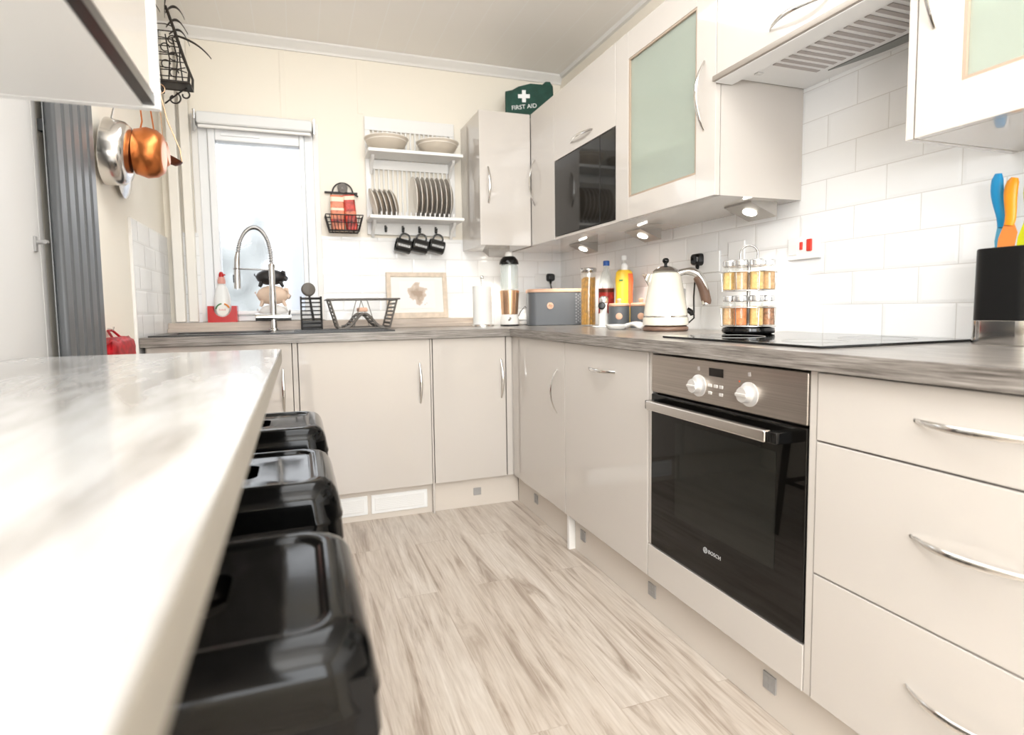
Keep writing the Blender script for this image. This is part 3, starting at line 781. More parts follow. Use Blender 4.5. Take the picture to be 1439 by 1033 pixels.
# ------------------------------------------------------------------ left wall: pans, rail, iron ornament, red bag
rl = thing('pan_rail', 'black iron rail on the left wall from which the pans hang', 'rail', (-.58, 2.5, 2.0))
b = MB(); b.cyl((-.53, 2.08, 2.0), (-.53, 2.99, 2.0), .006, 10); part('rod', b, 'iron', rl)
for y in (2.12, 2.80):
    b = MB(); b.cyl((XL, y, 2.0), (-.53, y, 2.0), .005, 8); b.box(XL, XL+.004, y-.015, y+.015, 1.97, 2.03)
    part('wall_bracket', b, 'iron', rl)
def to_x(c, tilt=0):
    return Matrix.Translation(c) @ Matrix.Rotation(tilt, 4, 'Y') @ Matrix.Rotation(PI/2, 4, 'Y')
def pan(c, r, d, mt, hm, label, tilt=0, flare=1.0, bulge=0):
    t = thing('saucepan' if d > .06 else 'frying_pan', label, 'pan', c, 'pans hanging from the rail')
    b = MB(); pr = [(r*flare, 0), (r*flare, .003), (r+bulge, d*.4), (r*.97+bulge*.6, d*.75), (r*.85, d*.97), (r*.6, d), (0, d)]
    ins = [(0, d-.004), (r*.8, d-.005), (r*.93, d*.75), (r-.003, d*.3), (r*flare-.003, .001)]
    b.lathe(pr+ins[0:0], (0,0,0), 40, to_x(c, tilt), cap0=False, cap1=False)
    b.lathe(ins, (0,0,0), 40, to_x(c, tilt), cap0=False, cap1=False)
    b.lathe([(r*flare-.003, .001), (r*flare, 0)], (0,0,0), 40, to_x(c, tilt), cap0=False, cap1=False)
    part('bowl', b, mt, t)
    h = MB(); x = c[0]+.012
    h.tube([(x+.004, c[1], c[2]+r*.97), (x+.012, c[1], c[2]+r+.03), (-.522, c[1], 1.93), (-.527, c[1], 1.972)], [.006, .0055, .006, .007], 8, sx=.5, up=(0,1,0))
    h.tube(arc((-.527, c[1], 1.985), .021, -PI/2, PI*1.5, 18, 'xz')[:-1], .003, 6, closed=True)
    part('handle', h, hm, t)
    return t
pan((-.607, 2.385, 1.58), .112, .070, 'steel', 'steel', 'shiny steel pan hanging from the rail nearest the radiator', .10, 1.03)
pan((-.532, 2.445, 1.600), .080, .090, 'pan_copper', 'pan_copper', 'larger copper saucepan hanging beside the steel pan', .05, 1.0, .010)
pan((-.525, 2.60, 1.635), .052, .070, 'pan_copper', 'pan_copper', 'smaller copper saucepan hanging beside the larger copper one', -.05, 1.0, .006)
ld = thing('ladle', 'dark brown ladle hanging on the rail closest to the window', 'ladle', (-.53, 2.90, 1.69))
b = MB(); Ml = Matrix.Translation((-.492, 2.90, 1.69)) @ Matrix.Rotation(.45, 4, 'Y')
b.lathe([(0,-.028),(.022,-.024),(.036,-.010),(.040,.004),(.037,.004),(.033,-.009),(.02,-.021),(0,-.025)], (0,0,0), 28, Ml, cap0=False, cap1=False)
part('bowl', b, 'ladle_brown', ld)
b = MB(); b.tube([(-.458,2.90,1.678),(-.462,2.90,1.73),(-.505,2.90,1.85),(-.528,2.90,1.965)], .0028, 8); b.tube(arc((-.529, 2.90, 1.985), .020, -PI/2, 1.5*PI, 18, 'xz')[:-1], .0026, 6, closed=True)
part('handle', b, 'copper', ld)
sp = thing('skimmer', 'copper-handled spoon hanging on the rail between small pan and ladle', 'spoon', (-.53, 2.80, 1.74))
b = MB(); b.tube([(-.53,2.80,1.972),(-.512,2.80,1.85),(-.508,2.80,1.73)], [.004,.0045,.003], 8, sx=.5, up=(0,1,0)); b.tube(arc((-.53, 2.80, 1.985), .017, -PI/2, 1.5*PI, 16, 'xz')[:-1], .0026, 6, closed=True)
part('handle', b, 'copper', sp)
b = MB().lathe([(0,0),(.018,.004),(.026,.014),(.024,.015),(.016,.007),(0,.003)], (0,0,0), 20, Matrix.Translation((-.510,2.80,1.705)) @ Matrix.Rotation(PI/2.3,4,'Y'), False, False)
part('bowl', b, 'ladle_brown', sp)
pl = thing('hanging_plate', 'thin steel disc hanging low behind the copper saucepan', 'plate', (-.60, 2.40, 1.50))
b = MB().lathe([(0,.022),(.04,.019),(.085,.008),(.098,0),(.096,-.003),(.085,.004),(0,.018)], (0,0,0), 36, to_x((-.612, 2.60, 1.555)), False, False)
part('disc', b, 'steel', pl)
b = MB().tube([(-.611,2.60,1.648),(-.611,2.60,1.70),(-.629,2.60,1.70)], .003, 6); part('hook', b, 'iron', pl)

ir = thing('wall_ornament', 'black wrought-iron ornament with lattice panel, scroll feet and arching leaves on the left wall', 'ornament', (-.58, 2.95, 2.02))
Y0 = 2.95
b = MB(); b.tube([(XL, Y0-.05, 2.022),(-.412, Y0-.05, 2.022),(-.412, Y0+.05, 2.022),(XL, Y0+.05, 2.022)], .006, 8)
b.box(XL, -.412, Y0-.05, Y0+.05, 2.019, 2.023)
part('shelf', b, 'iron', ir)
prof = [(-.415,2.022),(-.411,2.07),(-.432,2.13),(-.452,2.20),(-.468,2.26),(-.495,2.35)]
for dy in (-.05, .05):
    b = MB(); b.tube([(x, Y0+dy*(1-.12*i), z) for i,(x,z) in enumerate(prof)], .0055, 8)
    part('side_bar', b, 'iron', ir)
b = MB()
for k in range(11):
    z = 2.045+.021*k; xr_ = -.415-.055*k/11*1.0
    b.tube([(XL+.004, Y0-.04, z), (xr_-.03, Y0-.045, z+.01*math.sin(k*2.1)), (xr_, Y0-.045, z)], .0024, 6)
for k in range(7):
    x = -.60+.027*k
    b.tube([(x, Y0-.045, 2.025), (x+.012*math.sin(k*1.7), Y0-.04, 2.12), (x-.006, Y0-.04, 2.27-.012*k)], .0028, 6)
for k in range(5):
    c_ = (-.47-.03*(k%2), Y0-.045, 2.06+.035*k); b.tube(arc(c_, .017, 0, 5.2, 14, 'xz'), .0026, 6)
part('lattice', b, 'iron', ir)
for cx, cz, r_, a0 in ((-.438, 1.985, .022, 2.2), (-.482, 1.965, .028, 1.2)):
    b = MB(); pts = []
    for i in range(26):
        a = a0 - 5.6*i/25; r2 = r_*(1-.55*i/25); pts.append((cx+r2*math.cos(a), Y0, cz+r2*math.sin(a)))
    b.tube([(XL+.03+.05*(cx>-.46), Y0, 2.016-.005), tuple(pts[0])] if False else pts, .0035, 8)
    b.tube([(-.52, Y0, 1.94), (-.47, Y0, 1.985), (-.43, Y0, 2.016)], .0035, 8)
    part('scroll', b, 'iron', ir)
def leaf(p, wid):
    c_ = bez(*p, 12); b = MB(); L = []
    for i, q in enumerate(c_):
        w = wid*math.sin(PI*min(1, (i+.6)/12.6))**.7+.001
        L.append([q+Vector((0,w,-.003)), q+Vector((0,0,.0035)), q+Vector((0,-w,-.003)), q+Vector((0,0,-.001))])
    b.loops(L); return part('leaf', b, 'iron', ir)
leaf(((-.47,Y0,2.24),(-.43,Y0,2.235),(-.37,Y0,2.22),(-.325,Y0,2.155)), .010)
leaf(((-.50,Y0,2.27),(-.46,Y0,2.34),(-.44,Y0,2.30),(-.415,Y0,2.25)), .012)
leaf(((-.50,Y0,2.33),(-.47,Y0,2.39),(-.44,Y0,2.36),(-.425,Y0,2.31)), .012)
leaf(((-.52,Y0,2.33),(-.55,Y0,2.40),(-.58,Y0,2.38),(-.60,Y0,2.31)), .012)
leaf(((-.49,Y0,2.24),(-.45,Y0,2.29),(-.43,Y0,2.26),(-.41,Y0,2.20)), .010)
leaf(((-.50,Y0-.02,2.30),(-.49,Y0-.06,2.40),(-.47,Y0-.10,2.38),(-.45,Y0-.13,2.33)), .012)

rb_ = MB(); L = []
for i, (z, k) in enumerate([(.42,.7),(.46,1),(.6,1.05),(.75,1.05),(.85,1.0),(.895,.98),(.917,.9),(.928,.6)]):
    lo = []
    for j in range(40):
        a = 2*PI*j/40; cr = 1+.10*math.sin(7*a+i*1.3)+.06*math.sin(13*a-i)
        x = -.598+.028*k*cr*math.cos(a); y = 2.345+.158*k**.6*cr**.4*math.copysign(abs(math.sin(a))**.6, math.sin(a))
        lo.append((max(x, XL+.002), y, z+.006*math.sin(5*a+i)))
    L.append(lo)
rb_.loops(L)
bg = thing('bag', 'crinkled red bag hanging on the left wall between radiator and worktop end', 'bag', (-.6, 2.345, .42))
part('pouch', rb_, 'red_cloth', bg)
b = MB(); b.tube([(-.604,2.30,.93),(-.622,2.32,.955),(-.622,2.37,.955),(-.604,2.39,.93)], .004, 8); part('strap', b, 'red_cloth', bg)
b = MB(); b.tube([(XL,2.345,.962),(-.612,2.345,.958),(-.611,2.345,.968)], .003, 6); part('hook', b, 'chrome', bg)

# ------------------------------------------------------------------ things at the sink
LZT = .962
tp = thing('tap', 'chrome spring-neck kitchen tap with pull-out spray over the sink', 'tap', (-.118, 3.16, ZT+.006))
TY = 3.16
b = MB(); b.lathe([(.026,0),(.026,.006),(.020,.010),(.0165,.016),(.0165,.19),(.0145,.195),(.0145,.315),(.017,.317),(.017,.335),(.012,.338)], (-.118, TY, ZT+.006), 24)
part('riser', b, 'dark_chrome', tp)
cv = bez((-.118,TY,1.25),(-.11,TY,1.49),(-.255,TY,1.49),(-.272,TY,1.30), 40)
b = MB(); b.tube(cv, .0075, 10); part('hose', b, 'drain_grey', tp)
b = MB(); hx = []
for i in range(40*7+1):
    s = i/(40*7)*40; k = min(int(s), 39); q = cv[k].lerp(cv[k+1], s-k); t_ = (cv[k+1]-cv[k]).normalized(); nn = Vector((0,1,0)); bb = t_.cross(nn)
    a = i*2*PI/6.0; hx.append(q+(nn*math.cos(a)+bb*math.sin(a))*.0105)
b.tube(hx, .0022, 5); part('spring', b, 'spring_steel', tp)
b = MB(); b.tube([(-.272,TY,1.31),(-.276,TY,1.28),(-.280,TY,1.20),(-.281,TY,1.13)], [.010,.014,.0155,.0165], 18)
sh_ = part('spray_head', b, 'dark_chrome', tp)
part('spray_button', MB().box(-.299,-.292,TY-.008,TY+.008,1.16,1.20,.002), 'black_gloss', sh_)
b = MB(); b.cyl((-.118,TY,1.226),(-.277,TY,1.230), .0045, 10); b.tube(arc((-.278,TY,1.230), .0175, 0, 2*PI, 20, 'xy')[:-1], .0035, 6, closed=True)
part('docking_arm', b, 'spring_steel', tp)
b = MB(); b.lathe([(.019,-.085),(.020,-.08),(.020,.080),(.019,.085)], (0,0,0), 24, Matrix.Translation((-.118,TY,.985)) @ Matrix.Rotation(PI/2,4,'Y'))
part('valve_body', b, 'chrome', tp)
b = MB(); b.cyl((-.045,TY,.985),(-.038,TY-.05,1.02), .005, 10); part('lever', b, 'chrome', tp)

so = thing('soap_caddy', 'red plastic washing-up caddy on the window ledge', 'caddy', (-.372, 3.34, LZT))
b = MB(); x0, x1, ya, yb_, z0 = -.440, -.300, 3.300, 3.378, LZT
b.box(x0, x1, ya, yb_, z0, z0+.006); b.box(x0, x0+.005, ya, yb_, z0+.006, z0+.085); b.box(x1-.005, x1, ya, yb_, z0+.006, z0+.085); b.box(x0+.005, x1-.005, yb_-.005, yb_, z0+.006, z0+.085)
fp = [(x0, z0), (x1, z0), (x1, z0+.085), (x1-.025, z0+.085)] + [((x0+x1)/2+.045*math.cos(a), z0+.083-.055*math.sin(a)) for a in [PI*i/14 for i in range(15)]] + [(x0+.025, z0+.085), (x0, z0+.085)]
b.prism(fp, .005, Matrix.Translation((0, ya, 0)) @ Matrix.Rotation(PI/2, 4, 'X') @ Matrix.Scale(1, 4))
part('tray', b, 'red_plastic', so)
bo = thing('washing_up_bottle', 'clear washing-up liquid bottle with red cap standing in the red caddy', 'bottle', (-.372, 3.338, LZT+.006))
def sqz(prof, c, sy, n=28):
    return [[(c[0]+r*math.cos(2*PI*j/n), c[1]+r*sy*math.sin(2*PI*j/n), c[2]+z) for j in range(n)] for r, z in prof]
part('body', MB().loops(sqz([(.036,0),(.041,.006),(.042,.07),(.040,.12),(.030,.165),(.018,.19),(.017,.195)], (-.372,3.340,LZT+.0065), .62)), 'bottle_clear', bo)
part('neck', MB().loops(sqz([(.019,0),(.020,.018),(.0165,.024),(.0165,.035)], (-.372,3.340,LZT+.2015), .9)), 'pink_plastic', bo)
part('cap', MB().loops(sqz([(.012,0),(.013,.012),(.009,.022),(.006,.027)], (-.372,3.340,LZT+.2365), 1)).box(-.372,-.352,3.335,3.345,LZT+.244,LZT+.252,.002), 'red_plastic', bo)
Mf = Matrix.Translation((-.370, 3.3135, LZT+.065)) @ Matrix.Rotation(PI/2, 4, 'X')
lb = part('label_disc', MB().lathe([(.031,-.004),(.031,.001),(.03,.002)], (0,0,0), 32, Mf), 'label_white', bo, 'round white label')
b = MB(); b.tube([Mf @ Vector((.0315*math.cos(a), .0315*math.sin(a), .002)) for a in [1.7+1.3*i/10 for i in range(11)]], .0035, 6); part('green_band', b, 'green', lb)
b = MB(); b.tube([Mf @ Vector((.0315*math.cos(a), .0315*math.sin(a), .002)) for a in [.3+1.0*i/10 for i in range(11)]], .0045, 6); part('orange_band', b, 'orange', lb)
b = MB()
for i, hgt in enumerate((.009,.006,.008,.006,.009)): b.box(-.016+.0065*i, -.0125+.0065*i, -.004, -.004+hgt, .002, .003, M=Mf)
part('lettering', b, 'pink_plastic', lb)

# stacked pigs
pg = thing('pig_ornament', 'three stacked pigs ornament, black, peach and white, on the ledge behind the tap', 'ornament', (-.128, 3.335, LZT))
def pig(z, mt, rx, rz, fx, name, legs=True, dark=False):
    c_ = Vector((-.128+fx, 3.335, z)); b = MB(); L = []
    for i in range(17):
        t_ = -1+2*i/16; s = (1-abs(t_)**2.4)**.5 if abs(t_) < 1 else .02
        k = .86+.14*math.cos(t_*1.4)
        L.append([(c_.x+t_*rx, c_.y+max(.002, .040*s)*math.cos(2*PI*j/18), c_.z+max(.002, rz*s*k)*math.sin(2*PI*j/18)) for j in range(18)])
    b.loops(L)
    b.tube([(c_.x+rx*.88, c_.y, c_.z-.004), (c_.x+rx*1.06, c_.y-.004, c_.z-.012)], [.018,.012], 14)
    for sy in (-1, 1):
        b.tube([(c_.x+rx*.72, c_.y+sy*.018, c_.z+rz*.65), (c_.x+rx*.90, c_.y+sy*.026, c_.z+rz*.55), (c_.x+rx*.98, c_.y+sy*.028, c_.z+rz*.2)], [.009,.010,.002], 8, sx=.5)
    b.tube([(c_.x-rx*.98, c_.y, c_.z+.004), (c_.x-rx*1.08, c_.y-.004, c_.z+.012), (c_.x-rx*1.02, c_.y-.008, c_.z+.018)], .0026, 6)
    p = part(name, b, mt, pg)
    for sx, dx in ((-.62, -.012), (.62, .014)):
        for sy in (-1, 1):
            lg_ = MB().tube([(c_.x+sx*rx, c_.y+sy*.018, c_.z-rz*.55), (c_.x+sx*rx+dx*.5, c_.y+sy*.019, c_.z-rz*.95), (c_.x+sx*rx+dx, c_.y+sy*.019, c_.z-rz-.008)], [.011,.009,.007], 8)
            part('leg', lg_, 'pig_black' if dark else mt, p)
pig(LZT+.050, 'pig_white', .074, .040, .004, 'white_pig', dark=True)
pig(LZT+.140, 'pig_peach', .082, .052, .004, 'peach_pig')
pig(LZT+.236, 'pig_black', .076, .043, -.002, 'black_pig')

# brush caddy on the drainer
bc = thing('brush_caddy', 'black wire utensil caddy holding a dish brush right of the tap', 'caddy', (.063, 3.05, ZT+.009))
x0, x1, ya, yb_, z0 = .016, .112, 3.015, 3.085, ZT+.009
b = MB()
for x in (x0, x1):
    for y in (ya, yb_): b.cyl((x, y, z0), (x, y, z0+.165), .0042, 8)
for k in range(8):
    z = z0+.012+.0205*k
    b.tube([(x0, ya, z), (x1, ya, z), (x1, yb_, z), (x0, yb_, z)], .0030 if k < 7 else .005, 6, closed=True)
for k in range(5): b.cyl((x0+.019*(k+.5), ya, z0+.006), (x0+.019*(k+.5), yb_, z0+.006), .0025, 6)
part('frame', b, 'black_wire', bc)
part('drip_base', MB().box(x0, x1, ya, yb_, z0, z0+.005, .002).box(x0+.003, x1-.003, ya+.003, ya+.006, z0+.006, z0+.045).box(x0+.003, x1-.003, yb_-.006, yb_-.003, z0+.006, z0+.045), 'black_wire', bc)
db = thing('dish_brush', 'black round-headed dish brush leaning in the wire caddy', 'brush', (.07, 3.05, z0+.01))
b = MB(); b.tube([(.078, 3.05, z0+.014), (.066, 3.048, z0+.10), (.056, 3.045, z0+.175)], [.007,.006,.005], 10); part('handle', b, 'black_wire', db)
Mb = Matrix.Translation((.053, 3.042, z0+.200)) @ Matrix.Rotation(1.35, 4, 'X') @ Matrix.Rotation(.2, 4, 'Y')
part('brush_head', MB().lathe([(.012,-.012),(.030,-.010),(.034,-.003),(.034,.008),(.028,.014),(0,.016)], (0,0,0), 24, Mb), 'rack_flap', db)

# folding dish rack
dk = thing('dish_rack', 'grey wire folding dish rack with sloping ends on the drainer', 'dish rack', (.31, 3.05, ZT+.009))
x0, x1, ya, yb_, z0, z1 = .135, .490, 2.92, 3.19, ZT+.010, 1.070
b = MB(); b.tube([(x0, ya, z1), (x1, ya, z1), (x1, yb_, z1), (x0, yb_, z1)], .004, 8, closed=True); part('top_frame', b, 'grey_wire', dk)
for xa, xb in ((x0+.012, x0+.052), (x1-.012, x1-.052)):
    b = MB(); n_ = 7
    for k in range(n_+1):
        f = k/n_; x = xa+(xb-xa)*f; z = z1-.004+(z0+.010-z1)*f
        b.box(x-.003, x+.003, ya+.01, yb_-.01, z-.005, z+.005)
    for y in (ya+.01, yb_-.01): b.tube([(xa, y, z1), (xb, y, z0+.006)], .005, 8)
    part('end_flap', b, 'rack_flap', dk)
for s in (-1, 1):
    b = MB(); xm = (x0+x1)/2
    for y in (ya+.012, yb_-.012):
        b.tube(bez((xm+s*.006, y, z0+.075), (xm+s*.045, y, z0+.06), (xm+s*.05, y, z0+.006), (xm+s*.095, y, z0+.006), 10), .007, 8, sx=.6)
    for k in range(6):
        f = (k+.3)/6; q = bez((xm+s*.006, ya, z0+.075), (xm+s*.045, ya, z0+.06), (xm+s*.05, ya, z0+.006), (xm+s*.095, ya, z0+.006), 12)[int(f*12)]
        b.cyl((q.x, ya+.012, q.z), (q.x, yb_-.012, q.z), .0045, 6)
    part('centre_flap', b, 'rack_flap', dk)
b = MB()
for y in (ya, yb_):
    b.tube([(x0+.125, y, z0+.006), (x0+.165, y, z1)], .002, 6); b.tube([(x1-.125, y, z0+.006), (x1-.165, y, z1)], .002, 6)
    b.tube([(x0+.052, y+(.01 if y == ya else -.01), z0+.003), (x1-.052, y+(.01 if y == ya else -.01), z0+.003)], .003, 6)
part('brace_wire', b, 'grey_wire', dk)
sg = MB(); sg.box(.292, .340, 3.02, 3.10, z0+.083, z0+.106, .006)
solo('sponge', sg, 'sponge', 'peach coloured sponge lying on the ridge of the dish rack', 'sponge', (.316, 3.06, z0+.083))

# picture leaning on the ledge
pf = thing('picture_frame', 'pale wooden frame with a faint animal sketch leaning on the tiles behind the dish rack', 'picture', (.667, 3.345, LZT), local=True)
pf.location = (.668, 3.334, LZT+.001); pf.rotation_euler = (-.13, 0, 0)
W2, H2 = .180, .272
b = MB(); w = .026
b.box(-W2, -W2+w, 0, .016, 0, H2, .002); b.box(W2-w, W2, 0, .016, 0, H2, .002); b.box(-W2+w, W2-w, 0, .016, 0, w+.008, .002); b.box(-W2+w, W2-w, 0, .016, H2-w, H2, .002)
part('frame', b, 'frame_wood', pf)
part('mount', MB().box(-W2+w, W2-w, .008, .012, w+.008, H2-w), 'label_white', pf)
me_ = MB().box(-.105, .105, -.0005, .0005, -.082, .082)
sk_ = part('drawing', me_, 'sketch', pf); sk_.location = (0, .0072, .14)
part('back_board', MB().box(-W2+.01, W2-.01, .0125, .018, .006, H2-.01), 'beech', pf)

# ------------------------------------------------------------------ plate rack on the back wall
RX0, RX1 = .392, .912
pr_ = thing('plate_rack', 'white wooden wall plate rack with two shelves and spindles', 'rack', (.65, YW-.01, 1.445))
yb2 = YW-.0095
b = MB(); b.box(RX0, RX1, yb2-.012, yb2, 2.03, 2.105, .003); b.box(RX0, RX1, yb2-.012, yb2, 1.446, 1.515, .003)
b.box(RX0, RX0+.03, yb2-.012, yb2, 1.515, 2.03, .002); b.box(RX1-.03, RX1, yb2-.012, yb2, 1.515, 2.03, .002)
b.box(RX0+.03, RX1-.03, yb2-.012, yb2, 1.815, 1.868, .002)
part('back_frame', b, 'rack_white', pr_)
for z0, z1 in ((1.515, 1.815), (1.868, 2.03)):
    for k in range(17):
        x = RX0+.048+.0265*k
        part('spindle', MB().cyl((x, yb2-.007, z0), (x, yb2-.007, z1), .0052, 8), 'rack_white', pr_)
SH1, SH2, SF = 1.888, 1.532, 3.195
for zt in (SH1, SH2):
    b = MB().box(RX0-.004, RX1+.006, SF, yb2-.0125, zt-.018, zt, .003)
    if zt == SH2:
        for k in range(16): b.cyl((RX0+.06+.027*k, SF+.012, zt-.001), (RX0+.06+.027*k, SF+.012, zt+.020), .004, 8)
    part('shelf', b, 'rack_white', pr_)
    for x in (RX0+.022, RX1-.04):
        br_ = MB().prism([(0,0),(.10,0),(.095,-.02),(.05,-.035),(.015,-.07),(0,-.085)], .016, Matrix.Translation((x, yb2-.0125, zt-.018)) @ Matrix(((0,0,1,0),(-1,0,0,0),(0,1,0,0),(0,0,0,1))))
        part('bracket', br_, 'rack_white', pr_)
for x in (.494, .593, .690, .788):
    k = MB(); k.box(x-.006, x+.006, yb2-.016, yb2-.012, 1.462, 1.500, .002)
    k.tube([(x, yb2-.015, 1.490), (x, yb2-.032, 1.488), (x, yb2-.040, 1.480), (x, yb2-.040, 1.466), (x, yb2-.034, 1.460)], [.004,.0042,.005,.006,.004], 10)
    k.lathe([(0,-.007),(.006,-.004),(.007,0),(.006,.004),(0,.007)], (x, yb2-.041, 1.482), 14, None, False, False)
    part('hook', k, 'mug_black', pr_)
# mugs hanging by their handles: local z = mug axis, handle towards +x
def mug_mesh():
    b = MB(); b.lathe([(0,-.044),(.036,-.044),(.040,-.040),(.040,.044),(.037,.044),(.037,-.038),(0,-.040)], (0,0,0), 32, None, False, False)
    h_ = MB(); h_.tube(bez((.038,0,.028),(.082,0,.034),(.082,0,-.034),(.038,0,-.028), 14), .0055, 8, sx=.75)
    return b, h_
mug_labels = ['leftmost of the three black mugs hanging below the plate rack', 'middle one of the three black mugs hanging below the plate rack', 'rightmost of the three black mugs hanging below the plate rack, beside the wall cabinet']
mg = thing('mug', mug_labels[0], 'mug', (.593-.008, 3.318, 1.379), 'black mugs under the plate rack', local=True)
b, h_ = mug_mesh(); part('cup', b, 'mug_black', mg); part('handle', h_, 'mug_black', mg)
b = MB()
for i, (a0, a1) in enumerate(((-.032,-.022),(-.018,-.008),(-.004,.006),(.010,.020),(.024,.032))):
    for s_ in (0, 1):
        L = [[(.0404*math.cos(t_), .0404*math.sin(t_), z) for t_ in [-PI/2-.25+.04+.11*q for q in range(4)]] for z in (a0+s_*.0065, a0+s_*.0065+.0028)]
        b.loops(L, False, False, False)
part('lettering', b, 'print_white', mg)
# handle up (+x local -> +z), axis along world x tilted
Rm = Matrix.Rotation(math.radians(13), 4, 'Y') @ Matrix(((0,0,1,0),(0,1,0,0),(1,0,0,0),(0,0,0,1))) 
Rm = Matrix.Rotation(math.radians(13), 4, 'Y') @ Matrix.Rotation(-PI/2, 4, 'Y')
mg.rotation_euler = Rm.to_euler()
for x, lb_ in ((.690, mug_labels[1]), (.788, mug_labels[2])): dup(mg, (x-.008, 3.318, 1.379), None, lb_)
# plates: local z = plate axis
def plate_mesh(r):
    top = [(0,.004),(r*.62,.004),(r*.70,.008),(r*.97,.019),(r,.021)]
    bot = [(r*1.0,.018),(r*.72,.003),(r*.62,.0),(0,0)]
    return MB().lathe(top+bot, (0,0,0), 40, None, False, False)
def plates(n, r, x0, dx, tilt, zt, lab, grp):
    first = None
    for k in range(n):
        loc = (x0+dx*k, 3.272 if r < .1 else 3.268, zt + r*math.cos(tilt)*1.0+.001)
        if not first:
            first = thing('plate', lab[k], 'plate', loc, grp, local=True)
            part('disc', plate_mesh(r), 'plate_cream', first)
            b = MB().lathe([(r*.988,.0155),(r*.72,.0012),(r*.63,-.0013),(r*.3,-.001)], (0,0,0), 40, None, False, False)
            part('underside', b, 'plate_back', first)
            first.rotation_euler = (Matrix.Rotation(-tilt, 4, 'Y') @ Matrix.Rotation(-PI/2, 4, 'Y')).to_euler()
        else: dup(first, loc, None, lab[k])
ords = ['first', 'second', 'third', 'fourth', 'fifth', 'sixth', 'seventh', 'eighth']
plates(5, .080, .435, .0265, math.radians(15), SH2, ['small cream plate, %s from the left in the slanted row of small plates' % o for o in ords[:5]], 'small plates in the plate rack')
plates(8, .114, .660, .0275, math.radians(3), SH2, ['large cream dinner plate, %s from the left among the large plates' % o for o in ords], 'dinner plates in the plate rack')
# bowls on the top shelf
def bowl(loc, r, h_, label):
    t = thing('bowl', label, 'bowl', loc, 'stone bowls on the top shelf of the plate rack', local=True)
    b = MB().lathe([(0,.004),(r*.55,.004),(r*.80,h_*.42),(r*.97,h_-.002),(r,h_),(r*.985,h_-.006),(r*.86,h_*.40),(r*.60,.001),(r*.56,0),(0,0)], (0,0,0), 44, None, False, False)
    part('wall', b, 'bowl_stone', t)
    part('rim', MB().tube([(r*.992*math.cos(2*PI*j/44), r*.992*math.sin(2*PI*j/44), h_-.002) for j in range(44)], .0028, 6, closed=True), 'plate_cream', t)
    return t
for x, nm in ((.497, 'left'), (.785, 'right')):
    bowl((x, 3.262, SH1+.0005), .112, .052, 'lower stone-coloured bowl of the %s pair on the plate rack' % nm)
    t = bowl((x, 3.262, SH1+.016), .120, .052, 'upper stone-coloured bowl nested in the %s pair on the plate rack' % nm)

# wire basket with packets
wbk = thing('wire_basket', 'black wire wall basket with arched top beside the window', 'basket', (.262, YW-.01, 1.445))
yk = yb2-.004; yf = yb2-.115
b = MB(); x0, x1 = .168, .352
b.tube([(x0-.008, yk, 1.535), (x1+.008, yk, 1.535), (x1+.008, yf, 1.535), (x0-.008, yf, 1.535)], .003, 6, closed=True)
b.tube([(x0+.014, yk, 1.452), (x1-.014, yk, 1.452), (x1-.014, yf+.012, 1.452), (x0+.014, yf+.012, 1.452)], .0038, 6, closed=True)
b.tube([(x0+.003, yk, 1.495), (x1-.003, yk, 1.495), (x1-.003, yf+.006, 1.495), (x0+.003, yf+.006, 1.495)], .0022, 6, closed=True)
for k in range(11):
    f = k/10; b.tube([(x0+.014+(x1-x0-.028)*f, yf+.012, 1.452), (x0-.008+(x1-x0+.016)*f, yf, 1.535)], .0018, 6)
for k in range(5):
    f = k/4
    for xa, xb in ((x0+.014, x0-.008), (x1-.014, x1+.008)): b.tube([(xa, yf+.012+(yk-yf-.012)*f, 1.452), (xb, yf+(yk-yf)*f, 1.535)], .0018, 6)
for k in range(7): b.tube([(x0+.02+.024*k, yk, 1.452), (x0+.02+.024*k, yf+.012, 1.452)], .002, 6)
part('basket_wires', b, 'black_wire', wbk)
b = MB()
for x in (.200, .318): b.cyl((x, yk, 1.452), (x, yk, 1.672), .003, 8)
b.tube([(x0-.004, yk-.002, 1.672), (x1-.01, yk-.002, 1.672)], .006, 8)
b.tube([(x1-.03, yk-.002, 1.672), (x1-.006, yk-.002, 1.655)], .005, 8)
b.tube(arc((.262, yk-.002, 1.672), .055, 0, PI, 16, 'xz'), .004, 8)
part('back_frame', b, 'black_wire', wbk)
b = MB()
for r_ in (.009, .016, .023): b.tube(arc((.262, yk-.008, 1.698), r_, 0, 2*PI, 18, 'xz')[:-1], .0045, 6, closed=True)
b.box(.238, .286, yk-.008, yk-.004, 1.676, 1.716, .003)
part('rose_motif', b, 'grey_wire', wbk)
def packet(x, w, d, z0, h_, mt, label, band=None, tilt=0, y=None):
    t = thing('packet', label, 'packet', (x, y or yf+.045, z0), 'packets in the wire basket', local=True)
    L = []
    for f, k in ((0,.6),(.03,1),(.5,1.04),(.93,1),(.97,.6),(1,.25)):
        L.append([(px*1, py*k, f*h_) for px, py, _ in rrect(w/2, d/2, min(w,d)*.3, 4)])
    part('pack', MB().loops(L), mt, t)
    if band:
        for f0, f1, bm2 in band:
            L = [[(px*1.01, py*1.06, f*h_) for px, py, _ in rrect(w/2, d/2, min(w,d)*.3, 4)] for f in (f0, f1)]
            part('printed_band', MB().loops(L, False, False), bm2, t)
    t.rotation_euler = (0, tilt, 0)
    return t
packet(.226, .072, .035, 1.457, .190, 'packet_orange', 'orange and pale striped packet in the left of the wire basket', ((.55,.62,'packet_pale'),(.2,.3,'packet_red'),(.80,.93,'packet_pale')))
packet(.302, .062, .040, 1.457, .195, 'packet_red', 'dark red packet leaning in the right of the wire basket', ((.42,.52,'packet_orange'),(.84,.95,'packet_pale')), -.08)
